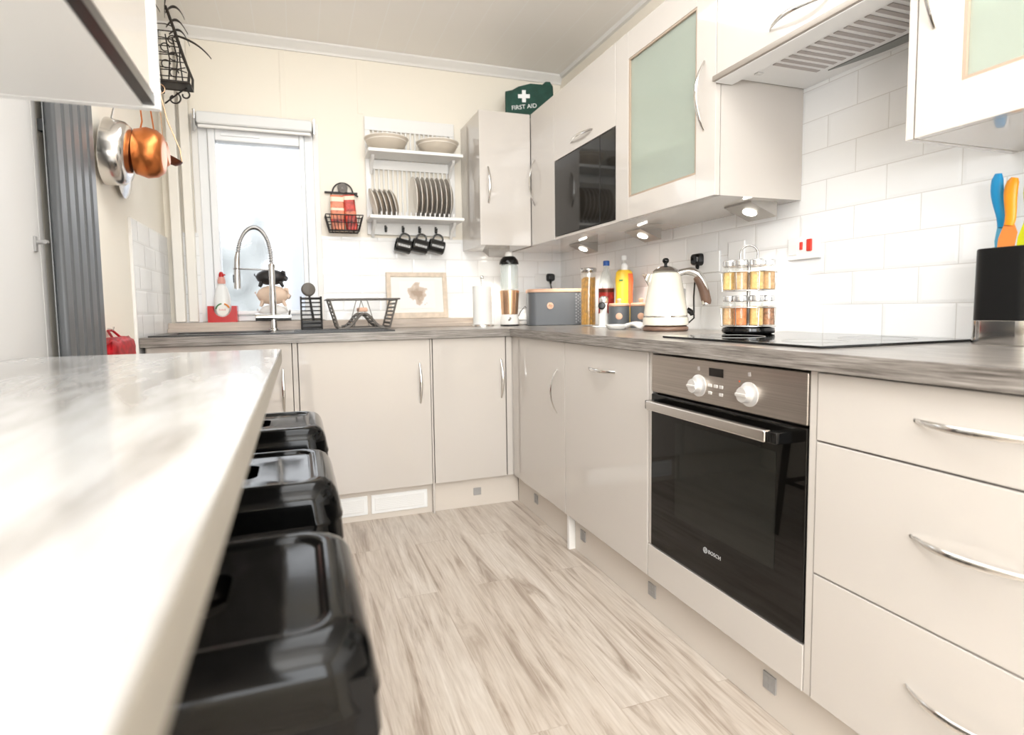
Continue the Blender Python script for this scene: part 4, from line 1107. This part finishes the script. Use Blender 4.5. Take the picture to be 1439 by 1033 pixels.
packet(.258, .040, .018, 1.457, .180, 'packet_pale', 'narrow cream packet between the two red packets in the wire basket', None, 0, yf+.080)

# ------------------------------------------------------------------ back right corner of the worktop
kr = thing('kitchen_roll', 'white kitchen roll on an upright holder in front of the ledge end', 'kitchen roll', (1.008, 3.17, ZT))
part('paper', MB().lathe([(.020,.012),(.054,.012),(.055,.014),(.055,.228),(.054,.230),(.020,.230)], (1.008,3.17,ZT), 40), 'paper', kr)
part('holder', MB().lathe([(.07,0),(.07,.008),(.066,.011),(.008,.0115),(.006,.262),(.006,.27)], (1.008,3.17,ZT), 32), 'steel', kr)
part('finial', MB().lathe([(.0,.266),(.008,.27),(.012,.28),(.009,.29),(0,.293)], (1.008,3.17,ZT), 20, None, False, False), 'chrome', kr)
bl_ = thing('blender', 'blender with copper cup, clear jug and black lid in the corner', 'blender', (1.150, 3.10, ZT))
bp_ = (1.150, 3.10, ZT)
part('base', MB().lathe([(.050,.004),(.054,.010),(.054,.030),(.051,.055),(.046,.066)], bp_, 36), 'ceramic', bl_)
part('base_ring', MB().lathe([(.050,0),(.055,.002),(.055,.008),(.05,.010)], bp_, 36), 'black_gloss', bl_)
part('copper_cup', MB().lathe([(.046,.066),(.048,.070),(.056,.190),(.056,.202),(.05,.204)], bp_, 40), 'copper', bl_)
part('button', MB().lathe([(.012,0),(.012,.004),(.009,.006)], (0,0,0), 20, Matrix.Translation((1.150-.018, 3.10-.046, ZT+.04)) @ Matrix.Rotation(PI/2+.1, 4, 'X')), 'chrome', bl_)
part('jug', MB().lathe([(.050,.205),(.052,.21),(.050,.34),(.044,.352),(.042,.352),(.047,.338),(.049,.212)], bp_, 36, None, False, False), 'tint_glass', bl_)
part('lid', MB().lathe([(.055,.350),(.056,.358),(.050,.376),(.036,.392),(.030,.396)], bp_, 36), 'black_gloss', bl_)
part('lid_cap', MB().lathe([(.022,.396),(.024,.404),(.018,.420),(0,.426)], bp_, 28, None, True, False), 'ceramic', bl_)
jg = thing('garlic_pot', 'small white pot with a wire bail between blender and bread bin', 'pot', (1.272, 3.18, ZT))
jp = (1.272, 3.18, ZT)
part('body', MB().lathe([(.026,0),(.036,.010),(.042,.030),(.038,.050),(.024,.068),(.012,.082),(.006,.092),(0,.094)], jp, 28, None, True, False), 'ceramic', jg)
b = MB(); b.tube([(1.232,3.18,ZT+.045),(1.246,3.17,ZT+.082),(1.272,3.165,ZT+.112),(1.300,3.17,ZT+.078),(1.312,3.18,ZT+.045)], .0026, 6); part('bail', b, 'black_wire', jg)
part('band', MB().tube([(jp[0]+.042*math.cos(2*PI*j/28), jp[1]+.042*math.sin(2*PI*j/28), ZT+.030) for j in range(28)], .0022, 6, closed=True), 'grey_wire', jg)
# bread bin
bb = thing('bread_bin', 'dark grey bread bin with pinkish wooden lid in the corner', 'bread bin', (1.41, 3.06, ZT), local=True); bb.rotation_euler = (0, 0, -.27)
L = [rrect(.155-a, .095-a, .045, 8, z) for a, z in ((.004,0),(0,.004),(0,.186),(.003,.189))]
part('body', MB().loops(L), 'bread_grey', bb)
L = [rrect(.157-a, .097-a, .046, 8, z) for a, z in ((0,.1895),(0,.204),(.004,.208))]
lid = part('lid', MB().loops(L), 'bamboo', bb)
em = MB().lathe([(.019,-.001),(.019,.002),(.018,.003)], (0,0,0), 28, Matrix.Translation((-.035, -.0955, .112)) @ Matrix.Rotation(PI/2, 4, 'X'))
part('emblem', em, 'rose_gold', bb)
em2 = MB()
for k in range(6):
    a = k*PI/3; em2.tube([(-.035+.013*math.cos(a)*q, -.0992, .112+.013*math.sin(a)*q) for q in (.2, 1)], .0022, 6)
part('emblem_relief', em2, 'copper', bb)
ds = MB()      # raised diamonds round the right-hand end, glints painted in by lighter grey
for i in range(9):
    for j in range(10):
        a = -PI/2+.1+PI*i/10*.9; z = .018+.0175*j+(.00875 if i % 2 else 0)
        if z > .178: continue
        x, y = .110+.0448*math.cos(a), (-.05 if a < 0 else .05)*0+ (-.050 if i < 4 else .0)+.0448*math.sin(a)
        if i < 4:
            n_ = Vector((math.cos(a), math.sin(a), 0)); c_ = Vector((.110, -.050, z))+n_*.0450; tt = Vector((-math.sin(a), math.cos(a), 0))
            ds.loops([[c_+tt*.0055, c_+Vector((0,0,.0075)), c_-tt*.0055, c_-Vector((0,0,.0075))], [c_+n_*.0022]*4], True, False)
part('diamond_relief', ds, 'bread_relief_lit', bb)
def plug(name_label, c, nrm, cable):
    t = thing('plug', name_label, 'plug', c, 'black plugs on the tiles')
    n_ = Vector(nrm); q = n_.to_track_quat('Z', 'Y').to_matrix().to_4x4(); Mp = Matrix.Translation(c) @ q
    up_ = (q.inverted() @ Vector((0,0,1))); ang = math.atan2(up_.y, up_.x)-PI/2
    Mp = Mp @ Matrix.Rotation(ang, 4, 'Z')
    L = [[(x*k, y*k, z) for x, y, _ in rrect(.0255, .026, .016, 6)] for k, z in ((1,0.0),(1,.012),(.86,.030),(.6,.034))]
    b = MB().loops(L, M=Mp); b.tube([Mp @ Vector((0,-.02,.012)), Mp @ Vector((0,-.040,.012))], [.010,.006], 12)
    part('plug_top', b, 'black_gloss', t)
    part('cable', MB().tube(cable, .0035, 8), 'black_gloss', t)
    return t
def socket(label, c, nrm, w, h_=.086, name='wall_socket'):
    t = thing(name, label, 'socket', c)
    n_ = Vector(nrm)
    if abs(n_.x) > .5: b = MB().box(c[0]-.009, c[0], c[1]-w/2, c[1]+w/2, c[2]-h_/2, c[2]+h_/2, .003)
    else: b = MB().box(c[0]-w/2, c[0]+w/2, c[1]-.009, c[1], c[2]-h_/2, c[2]+h_/2, .003)
    part('faceplate', b, 'white_plastic', t); return t
TXW, TYW = XW-.0092, YW-.0092
socket('white double wall socket behind the bread bin', (1.50, TYW, 1.185), (0,-1,0), .146)
plug('black plug in the socket above the bread bin', (1.528, TYW-.0092, 1.205), (0,-1,0), [(1.528,TYW-.021,1.166),(1.528,TYW-.03,1.14),(1.55,TYW-.03,1.06),(1.57,TYW-.02,.95),(1.56,TYW-.03,ZT+.004)])
# pasta jar
pj_ = thing('pasta_jar', 'tall glass jar full of orange spaghetti', 'jar', (1.475, 2.755, ZT)); c_ = (1.475, 2.755, ZT)
part('glass', MB().lathe([(.036,0),(.041,.003),(.041,.285),(.038,.288),(.038,.006),(0,.006)], c_, 36, None, True, False), 'clear_glass', pj_)
b = MB()
for k in range(44):
    a = k*2.399; r_ = .035*math.sqrt((k+.5)/44)
    b.cyl((c_[0]+r_*math.cos(a), c_[1]+r_*math.sin(a), ZT+.007), (c_[0]+r_*.98*math.cos(a+.1), c_[1]+r_*.98*math.sin(a+.1), ZT+.255+.006*math.sin(k)), .0042, 6)
part('spaghetti', b, 'spaghetti', pj_)
part('lid', MB().lathe([(.036,.284),(.043,.289),(.043,.305),(.040,.309),(0,.310)], c_, 36, None, True, False), 'dark_chrome', pj_)
# water bottle
wbt = thing('soft_drink_bottle', 'clear plastic bottle with blue cap and red label', 'bottle', (1.515, 2.635, ZT)); c_ = (1.515, 2.635, ZT)
part('body', MB().lathe([(.036,0),(.040,.006),(.040,.06),(.038,.10),(.040,.14),(.040,.20),(.036,.235),(.024,.275),(.014,.296),(.013,.315)], c_, 32), 'tint_glass', wbt)
part('cap', MB().lathe([(.0165,.313),(.0165,.336),(.014,.339),(0,.339)], c_, 24, None, True, False), 'blue_cap', wbt)
part('label', MB().lathe([(.0406,.055),(.0408,.056),(.0408,.195),(.0406,.196)], c_, 32, None, False, False), 'label_red', wbt)
part('label_band', MB().lathe([(.0411,.176),(.0412,.177),(.0412,.192),(.0411,.193)], c_, 32, None, False, False), 'ladle_brown', wbt)
# glass oil bottle with white stopper behind, yellow bottle
gb = thing('glass_bottle', 'clear glass bottle with white stopper behind the yellow bottle', 'bottle', (1.555, 2.53, ZT)); c_ = (1.555, 2.53, ZT)
part('body', MB().lathe([(.030,0),(.033,.004),(.033,.22),(.028,.25),(.013,.29),(.012,.335)], c_, 28), 'clear_glass', gb)
part('stopper', MB().lathe([(.013,.333),(.015,.34),(.015,.352),(.010,.358),(0,.359)], c_, 20, None, True, False), 'white_plastic', gb)
yl_ = thing('squeeze_bottle', 'yellow squeeze bottle with an orange side behind the canisters', 'bottle', (1.515, 2.462, ZT), local=True); yl_.rotation_euler = (0,0,-.3)
L = sqz([(.036,0),(.042,.008),(.043,.11),(.041,.17),(.044,.235),(.040,.268),(.030,.280)], (0,0,0), .55)
part('body', MB().loops(L), 'yellow', yl_)
L = []
for r_, z in ((.0435,.10),(.0425,.17),(.0450,.23),(.0420,.262)):
    L.append([(r_*math.cos(a), r_*.56*math.sin(a), z) for a in [-1.25+2.3*i/12 for i in range(13)]])
part('orange_panel', MB().loops(L, False, False, False), 'orange_red', yl_)
part('dark_mark', MB().box(-.030, -.012, -.0252, -.0215, .225, .233, .001), 'green', yl_)
part('cap', MB().lathe([(.016,.280),(.017,.300),(.010,.312),(0,.313)], (0,0,0), 20, None, True, False), 'white_plastic', yl_)
# pepper mill and coaster
co = solo('coaster', MB().lathe([(.054,0),(.056,.002),(.056,.006),(.054,.008),(0,.008)], (1.425, 2.505, ZT), 36, None, True, False), 'ceramic', 'white round coaster under the salt mill', 'coaster', (1.425, 2.505, ZT))
ml = thing('salt_mill', 'clear and white salt mill with a black round badge on the coaster', 'mill', (1.425, 2.505, ZT+.008)); c_ = (1.425, 2.505, ZT+.008)
part('body', MB().lathe([(.024,0),(.025,.003),(.025,.058),(.018,.064),(.017,.10),(.020,.112)], c_, 28), 'ceramic', ml)
part('top', MB().lathe([(.020,.112),(.023,.118),(.022,.136),(.012,.146),(0,.147)], c_, 28, None, True, False), 'lid_silver', ml)
n_ = Vector((-1.425, -2.505, 0)).normalized(); sd = Vector((n_.y, -n_.x, 0))
Mm = Matrix.Translation(Vector(c_)+n_*.022+sd*.0+Vector((-.010, 0, .098))) @ n_.to_track_quat('Z', 'Y').to_matrix().to_4x4()
part('badge', MB().lathe([(.018,-.003),(.018,.001),(.016,.003),(.011,.003),(.010,.001),(0,.001)], (0,0,0), 28, Mm, True, False), 'black_gloss', ml)
# canisters
def canister(x, y, label):
    t = thing('canister', label, 'canister', (x, y, ZT), 'grey canisters beside the kettle')
    part('body', MB().lathe([(.048,0),(.050,.002),(.050,.100),(.047,.102)], (x,y,ZT), 36), 'bread_grey', t)
    part('lid', MB().lathe([(.0475,.1022),(.050,.104),(.050,.113),(.046,.117),(.010,.118),(.008,.124),(.012,.134),(.008,.140),(0,.141)], (x,y,ZT), 36, None, True, False), 'bamboo', t)
    n2_ = Vector((-x, -y, 0)).normalized()
    part('emblem', MB().lathe([(.016,-.004),(.016,.0006),(.014,.0014),(0,.0014)], (0,0,0), 20, Matrix.Translation(Vector((x,y,ZT+.055))+n2_*.0492) @ n2_.to_track_quat('Z','Y').to_matrix().to_4x4(), True, False), 'rose_gold', t)
canister(1.535, 2.345, 'grey canister with wooden lid next to the kettle')
canister(1.548, 2.245+.0, 'x') if False else None
canister(1.500, 2.400-.0, 'x') if False else None
canister(1.470, 2.435, 'grey canister with wooden lid next to the salt mill')
# spoon rest
sr = MB(); L = []
for i in range(9):
    t_ = i/8; L.append([])
sr.lathe([(0,.004),(.030,.004),(.042,.014),(.046,.022),(.049,.022),(.046,.012),(.034,.0),(0,0)], (1.325, 2.215, ZT), 36, None, False, False)
sr.tube(bez((1.352,2.180,ZT+.016),(1.365,2.15,ZT+.030),(1.36,2.10,ZT+.030),(1.362,2.062,ZT+.010), 12), [.010,.010,.009,.009,.009,.010,.011,.012,.013,.014,.014,.012,.006], 12, sx=1.5)
solo('spoon_rest', sr, 'ceramic', 'white ceramic spoon rest left of the kettle', 'spoon rest', (1.325, 2.215, ZT))
# kettle
kt = thing('kettle', 'cream conical electric kettle with a chrome knob lid', 'kettle', (1.415, 1.985, ZT), local=True)
kt.rotation_euler = (0, 0, math.radians(-35))       # handle towards local +x
part('power_base', MB().lathe([(.086,0),(.090,.004),(.090,.014),(.080,.022)], (0,0,0), 40), 'kettle_brown', kt)
part('lower_band', MB().lathe([(.080,.022),(.090,.024),(.091,.028),(.090,.052),(.0875,.056)], (0,0,0), 44), 'kettle_cream', kt)
part('seam_ring', MB().lathe([(.0870,.056),(.0878,.057),(.0875,.061),(.0860,.062)], (0,0,0), 44), 'dark_chrome', kt)
bd = part('body', MB().lathe([(.0865,.062),(.086,.075),(.078,.13),(.067,.19),(.060,.222),(.056,.232),(.05,.236)], (0,0,0), 44), 'kettle_cream', kt)
lid = part('lid', MB().lathe([(.050,.2365),(.052,.240),(.046,.248),(.030,.258),(.014,.263)], (0,0,0), 36), 'dark_chrome', kt)
part('lid_knob', MB().lathe([(.006,.263),(.006,.272),(.013,.279),(.013,.288),(.008,.294),(0,.295)], (0,0,0), 24, None, True, False), 'black_gloss', lid)
part('spout', MB().loops([[(-.070,-.020,.185),(-.070,.020,.185),(-.066,0,.18)],[(-.088,-.013,.222),(-.088,.013,.222),(-.072,0,.20)],[(-.094,-.010,.232),(-.094,.010,.232),(-.050,0,.232)]]), 'chrome', kt)
h_ = MB(); h_.tube(bez((.045,0,.230),(.150,0,.268),(.150,0,.17),(.155,0,.105), 16), [.014]*3+[.017]*14, 14, sx=1.2)
hk = part('handle', h_, 'chrome', kt)
part('handle_grip', MB().tube(bez((.118,0,.218),(.146,0,.19),(.152,0,.14),(.160,0,.104), 10), [.014]+[.0195]*9+[.015], 12, sx=1.15), 'kettle_brown', hk)
part('handle_foot', MB().tube([(.083,0,.085),(.10,0,.075),(.105,0,.062)], [.012,.011,.008], 10), 'black_gloss', hk)
part('level_window', MB().box(.066, .078, -.008, .008, .085, .17, .003), 'drain_grey', bd)
part('name_plate', MB().lathe([(.011,-.002),(.011,.002),(0,.0025)], (0,0,0), 20, Matrix.Translation((-.052,-.062,.088)) @ Vector((-.62,-.76,.12)).to_track_quat('Z','Y').to_matrix().to_4x4(), True, False), 'plate_cream', bd)
socket('white wall socket behind the kettle cable', (TXW, 1.965, 1.19), (-1,0,0), .146)
plug('black plug on the right wall beside the kettle', (TXW-.0092, 2.010, 1.205), (-1,0,0), [(TXW-.021,2.010,1.166),(TXW-.03,2.012,1.13),(TXW-.03,2.020,1.05),(TXW-.02,2.03,.96),(1.53,2.03,ZT+.004),(1.50,2.01,ZT+.006)])
socket('white wall socket behind the spice rack', (TXW, 1.80, 1.215), (-1,0,0), .086)
# cooker switch
cs = socket('white cooker control switch with two red rockers on the right-hand tiles', (TXW, 1.487, 1.199), (-1,0,0), .130, .075, 'cooker_switch')
part('rocker', MB().box(TXW-.015, TXW-.008, 1.450, 1.470, 1.187, 1.227, .003), 'switch_red', cs)
part('neon_rocker', MB().box(TXW-.013, TXW-.008, 1.488, 1.499, 1.194, 1.220, .002), 'switch_red', cs)
part('socket_outlet', MB().box(TXW-.011, TXW-.0085, 1.512, 1.546, 1.178, 1.214, .001), 'ceramic', cs)
# spice carousel on the hob
SXY = (1.40, 1.512); z0 = hobz+.006
sc_ = thing('spice_rack', 'two-tier revolving chrome spice rack on a black base on the hob', 'rack', (*SXY, z0))
part('base', MB().lathe([(.070,0),(.080,.003),(.082,.010),(.080,.020),(.060,.024),(0,.024)], (*SXY, z0), 40, None, True, False), 'black_gloss', sc_)
def ringmb(r_, z, th):
    return [(SXY[0]+r_*math.cos(2*PI*j/40), SXY[1]+r_*math.sin(2*PI*j/40), z) for j in range(40)]
for z in (z0+.024, z0+.138):
    b = MB().lathe([(.0,0),(.085,0),(.086,.002),(.085,.004),(0,.004)], (*SXY, z), 40, None, False, False); part('tray', b, 'chrome', sc_)
    b = MB().tube(ringmb(.089, z+.062, 0), .002, 6, closed=True); b.tube(ringmb(.036, z+.062, 0), .002, 6, closed=True)
    for k in range(8):
        a = (k+.5)*PI/4; b.tube([(SXY[0]+.036*math.cos(a), SXY[1]+.036*math.sin(a), z+.062), (SXY[0]+.089*math.cos(a), SXY[1]+.089*math.sin(a), z+.062), (SXY[0]+.085*math.cos(a), SXY[1]+.085*math.sin(a), z+.002)], .0017, 6)
    part('guard_rail', b, 'chrome', sc_)
b = MB(); b.cyl((*SXY, z0+.02), (*SXY, z0+.235), .006, 12)
dx_ = Vector((SXY[1], -SXY[0], 0)).normalized()*.026
b.tube([Vector((*SXY, z0+.235))+dx_*0, Vector((*SXY, z0+.24))-dx_, ] if False else [Vector((*SXY, z0+.232))-dx_, Vector((*SXY, z0+.262))-dx_]+[Vector((*SXY, z0+.262))-dx_*math.cos(PI*i/14)+Vector((0,0,.026*math.sin(PI*i/14))) for i in range(1,14)]+[Vector((*SXY, z0+.262))+dx_, Vector((*SXY, z0+.232))+dx_], .003, 8)
b.tube([Vector((*SXY, z0+.232))-dx_, Vector((*SXY, z0+.232))+dx_], .003, 8)
part('carry_loop', b, 'spring_steel', sc_)
fills = {0: ['spice_orange','spice_yellow','spice_brown','spice_pale','spice_tan','spice_brown','spice_yellow','spice_tan'],
         1: ['spice_tan','spice_yellow','spice_tan','spice_brown','spice_orange','spice_pale','spice_brown','spice_yellow']}
adj = {'spice_orange':'orange','spice_yellow':'yellow','spice_brown':'brown','spice_pale':'pale','spice_tan':'tan'}
first = None
va = math.atan2(-SXY[1], -SXY[0])
pos_name = {0:'facing left of centre', 1:'facing right of centre', 2:'on the right side', 7:'on the left side', 3:'at the back right', 6:'at the back left', 4:'behind, right of the post', 5:'behind, left of the post'}
for tier, z in ((0, z0+.0285), (1, z0+.1425)):
    for k in range(8):
        a = va + PI/8 + PI/4*(k if k else 0)
        # k = 0 left/right ordering: angles step anticlockwise, which is to the right seen from the camera
        a = va - PI/8 + PI/4*k
        loc = (SXY[0]+.0625*math.cos(a), SXY[1]+.0625*math.sin(a), z)
        lab = '%s spice jar %s, %s tier of the spice rack' % (adj[fills[tier][k]], pos_name[k], ('lower','upper')[tier])
        if first is None:
            first = thing('spice_jar', lab, 'jar', loc, 'jars in the spice rack', local=True); r = first
            part('glass', MB().lathe([(.019,0),(.021,.002),(.021,.068),(.017,.074),(.017,.078)], (0,0,0), 24), 'clear_glass', r)
            part('lid', MB().lathe([(.0205,.077),(.0215,.079),(.0215,.094),(.0195,.096),(0,.096)], (0,0,0), 24, None, True, False), 'lid_silver', r)
            part('spice', MB().lathe([(.0185,.002),(.0195,.004),(.0195,.060),(0,.062)], (0,0,0), 20, None, True, False), fills[tier][k], r)
        else:
            r = first.copy(); COL.objects.link(r); r.location = loc; r['label'] = lab
            for ch in list(first.children):
                c = ch.copy(); COL.objects.link(c); c.parent = r
                if ch.name.startswith('spice'):
                    c.data = ch.data.copy(); c.data.materials[0] = M[fills[tier][k]]
# knife block
KX, KY = 1.535, .842
kb = thing('knife_block', 'black knife block with a polished steel foot at the right', 'knife block', (KX, KY, ZT))
L = [[(KX+px*k, KY+py*k, ZT+z) for px, py, _ in rrect(.052, .066, .034, 8)] for k, z in ((1.0,.056),(1.0,.060),(.98,.218),(.96,.221))]
part('sleeve', MB().loops(L), 'knife_black', kb)
L = [[(KX+px*k, KY+py*k, ZT+z) for px, py, _ in rrect(.054, .068, .035, 8)] for k, z in ((.98,0),(1.0,.003),(1.0,.055),(.99,.0565))]
part('foot', MB().loops(L), 'dark_chrome', kb)
def knife(x, y, tilt, lean, hm, bm2, hgt, label):
    t = thing('kitchen_knife', label, 'knife', (x, y, ZT+.222), 'coloured knives in the knife block', local=True)
    bld = [(-.014,-.11),(.012,-.13),(.016,0),(.017,.034),(.006,.058),(-.010,.058),(-.018,.02)]
    Mv = Matrix(((0,0,1,0),(-1,0,0,0),(0,1,0,0),(0,0,0,1)))
    part('blade', MB().prism(bld, .0022, Mv), bm2, t)
    cv_ = bez((.0010,.002,.050),(.0010,-.004,.08),(.001,.018,.12),(.001,.006,hgt), 12)
    part('handle', MB().tube(cv_, [.010,.0105,.011,.011,.0115,.012,.0125,.013,.0135,.0135,.013,.012,.007], 12, sx=.62, up=(0,1,0)), hm, t)
    t.rotation_euler = (lean, tilt, 0)
knife(KX+.018, KY+.036, -.03, -.05, 'handle_blue', 'blade_blue', .175, 'blue-handled knife at the left of the knife block')
knife(KX-.010, KY+.016, .02, .10, 'handle_orange', 'blade_orange', .155, 'orange-handled knife in the middle of the knife block')
knife(KX-.006, KY-.020, .02, .10, 'handle_lime', 'handle_lime', .15, 'lime green-handled knife at the right of the knife block')
# first-aid pouch on top of the corner cabinets
fa = thing('first_aid_pouch', 'dark green first aid pouch with white cross on top of the corner cabinet', 'first aid kit', (1.30, 3.17, ZV), local=True)
fa.rotation_euler = (0, 0, -.30)
out_ = [(-.125,.0),(.125,.0),(.155,.10),(.150,.205),(.132,.232),(.108,.232),(.09,.216),(.02,.222),(-.05,.205),(-.085,.186),(-.125,.178)]
L = []
for k, y in ((.96,-.030),(1.0,-.022),(1.0,.022),(.96,.030)):
    L.append([(x*k, y, .1+(z-.1)*k if z > .001 else 0) for x, z in out_])
part('pouch', MB().loops(L), 'green_bag', fa)
cr = MB(); cy = -.0302
cr.box(-.030, -.008, cy-.0008, cy+.002, .148-.034, .148+.034); cr.box(-.053, -.030, cy-.0008, cy+.002, .137, .159); cr.box(-.008, .015, cy-.0008, cy+.002, .137, .159)
part('cross', cr, 'print_white', fa)
part('lettering', text_mb('FIRST AID', .034, Matrix.Translation((-.018, cy-.0002, .088)) @ Matrix.Rotation(PI/2, 4, 'X') @ Matrix.Rotation(.10, 4, 'Z'), .0006), 'print_white', fa)
zp = MB().tube([(x*.985, 0, z) for x, z in out_[2:]], .004, 6); part('zip', zp, 'green_bag', fa)

# ------------------------------------------------------------------ outside the sink window
struct('ground', MB().box(-9, 9, YW+.6, 14, -.5, -.4), 'paving')
hg = MB(); random.seed(3)
for k in range(420):
    x = -2.2+random.random()*1.9; z = -.4+random.random()*2.9*(.6+.4*math.sin(x*3+2)**2); y = 6.2+random.random()*.5
    r_ = .06+.08*random.random()
    hg.lathe([(0,-r_),(r_*.7,-r_*.7),(r_,0),(r_*.7,r_*.7),(0,r_)], (x,y,z), 9, None, False, False)
hg.box(-2.3, -.3, 6.25, 6.6, -.4, 1.7)
solo('hedge', hg, 'hedge', 'pale grey hedge blurred behind the obscure glass of the sink window', 'hedge', (-1.2, 6.4, -.4))
fe = thing('fence', 'grey fence blurred at the lower right behind the sink window', 'fence', (1.2, 6.8, -.4))
part('boards', MB().box(-.12, 4, 6.78, 6.82, -.4, 1.95), 'outdoor_fence', fe)
b = MB()
for x in (0, 1.8, 3.6): b.box(x-.05, x+.05, 6.82, 6.92, -.4, 1.98)
part('post', b, 'outdoor_fence', fe)

# ------------------------------------------------------------------ light
def area(name, loc, rot, sx, sy, power, col=(1,1,1), spread=None):
    l = bpy.data.lights.new(name, 'AREA'); l.shape = 'RECTANGLE'; l.size = sx; l.size_y = sy; l.energy = power; l.color = col
    if spread: l.spread = spread
    o = bpy.data.objects.new(name, l); COL.objects.link(o); o.location = loc; o.rotation_euler = rot; return o
area('ceiling_fill_light', (.05, -1.45, ZC-.03), (0,0,0), 1.2, 1.6, 15, (.95,.98,1))  # added fill standing for light bounced off the ceiling behind the camera
area('ceiling_fill_light', (.25, 1.5, ZC-.03), (0,0,0), .7, 1.9, 13, (.95,.98,1))  # second added fill, over the aisle
area('rear_fill_light', (.2, YF+.02, 1.52), (PI/2, 0, 0), 1.4, 1.35, 29, (.95,.98,1))  # added fill from behind, set in the unseen rear opening
area('bounce_flash', (.15, -.25, 1.45), (PI, 0, 0), .25, .25, 27, (.95,.98,1))
area('side_fill_light', (XL+.01, (LY0+LY1)/2, 1.5), (0, -PI/2, 0), 1.2, 1.15, 32, (.95,.98,1))  # added fill from the left to brighten the right-hand fronts
for x, y in ((1.47,1.62),(1.47,2.28),(1.47,2.86),(1.13,3.23)):
    l = bpy.data.lights.new('wedge_spot', 'SPOT'); l.energy = 4; l.spot_size = math.radians(105); l.spot_blend = .6; l.shadow_soft_size = .02; l.color = (1,.96,.88)
    o = bpy.data.objects.new('wedge_spot', l); COL.objects.link(o); o.location = (x, y, ZU-.062); o.rotation_euler = (0, math.radians(0), 0)
w = bpy.data.worlds.new('world'); SC.world = w; w.use_nodes = True
bgn = w.node_tree.nodes['Background']; bgn.inputs[0].default_value = (.96,.975,1,1); bgn.inputs[1].default_value = 1.5

# ------------------------------------------------------------------ camera
cam = bpy.data.cameras.new('camera'); co = bpy.data.objects.new('camera', cam); COL.objects.link(co); SC.camera = co
F, CX, CY = 804.545, -15.752, -24.717
yaw, pitch, roll = math.radians(19.4174), math.radians(-4.1286), math.radians(-.8376)
cam.sensor_fit = 'HORIZONTAL'; cam.sensor_width = 36; cam.lens = 36*F/1439; cam.shift_x = -CX/1439; cam.shift_y = CY/1439
cam.clip_start = .02; cam.clip_end = 60
fwd = Vector((math.sin(yaw)*math.cos(pitch), math.cos(yaw)*math.cos(pitch), math.sin(pitch))); rt = Vector((math.cos(yaw), -math.sin(yaw), 0)); up = rt.cross(fwd)
r2 = rt*math.cos(roll)+up*math.sin(roll); u2 = -rt*math.sin(roll)+up*math.cos(roll)
co.matrix_world = Matrix(((r2.x,u2.x,-fwd.x,0),(r2.y,u2.y,-fwd.y,0),(r2.z,u2.z,-fwd.z,1.012),(0,0,0,1)))
cam.dof.use_dof = True; cam.dof.focus_distance = 1.9; cam.dof.aperture_fstop = 2.8
vs = SC.view_settings
vs.view_transform = 'Standard'; vs.look = 'None'; vs.gamma = 1; vs.use_curve_mapping = False; vs.exposure = 0.9
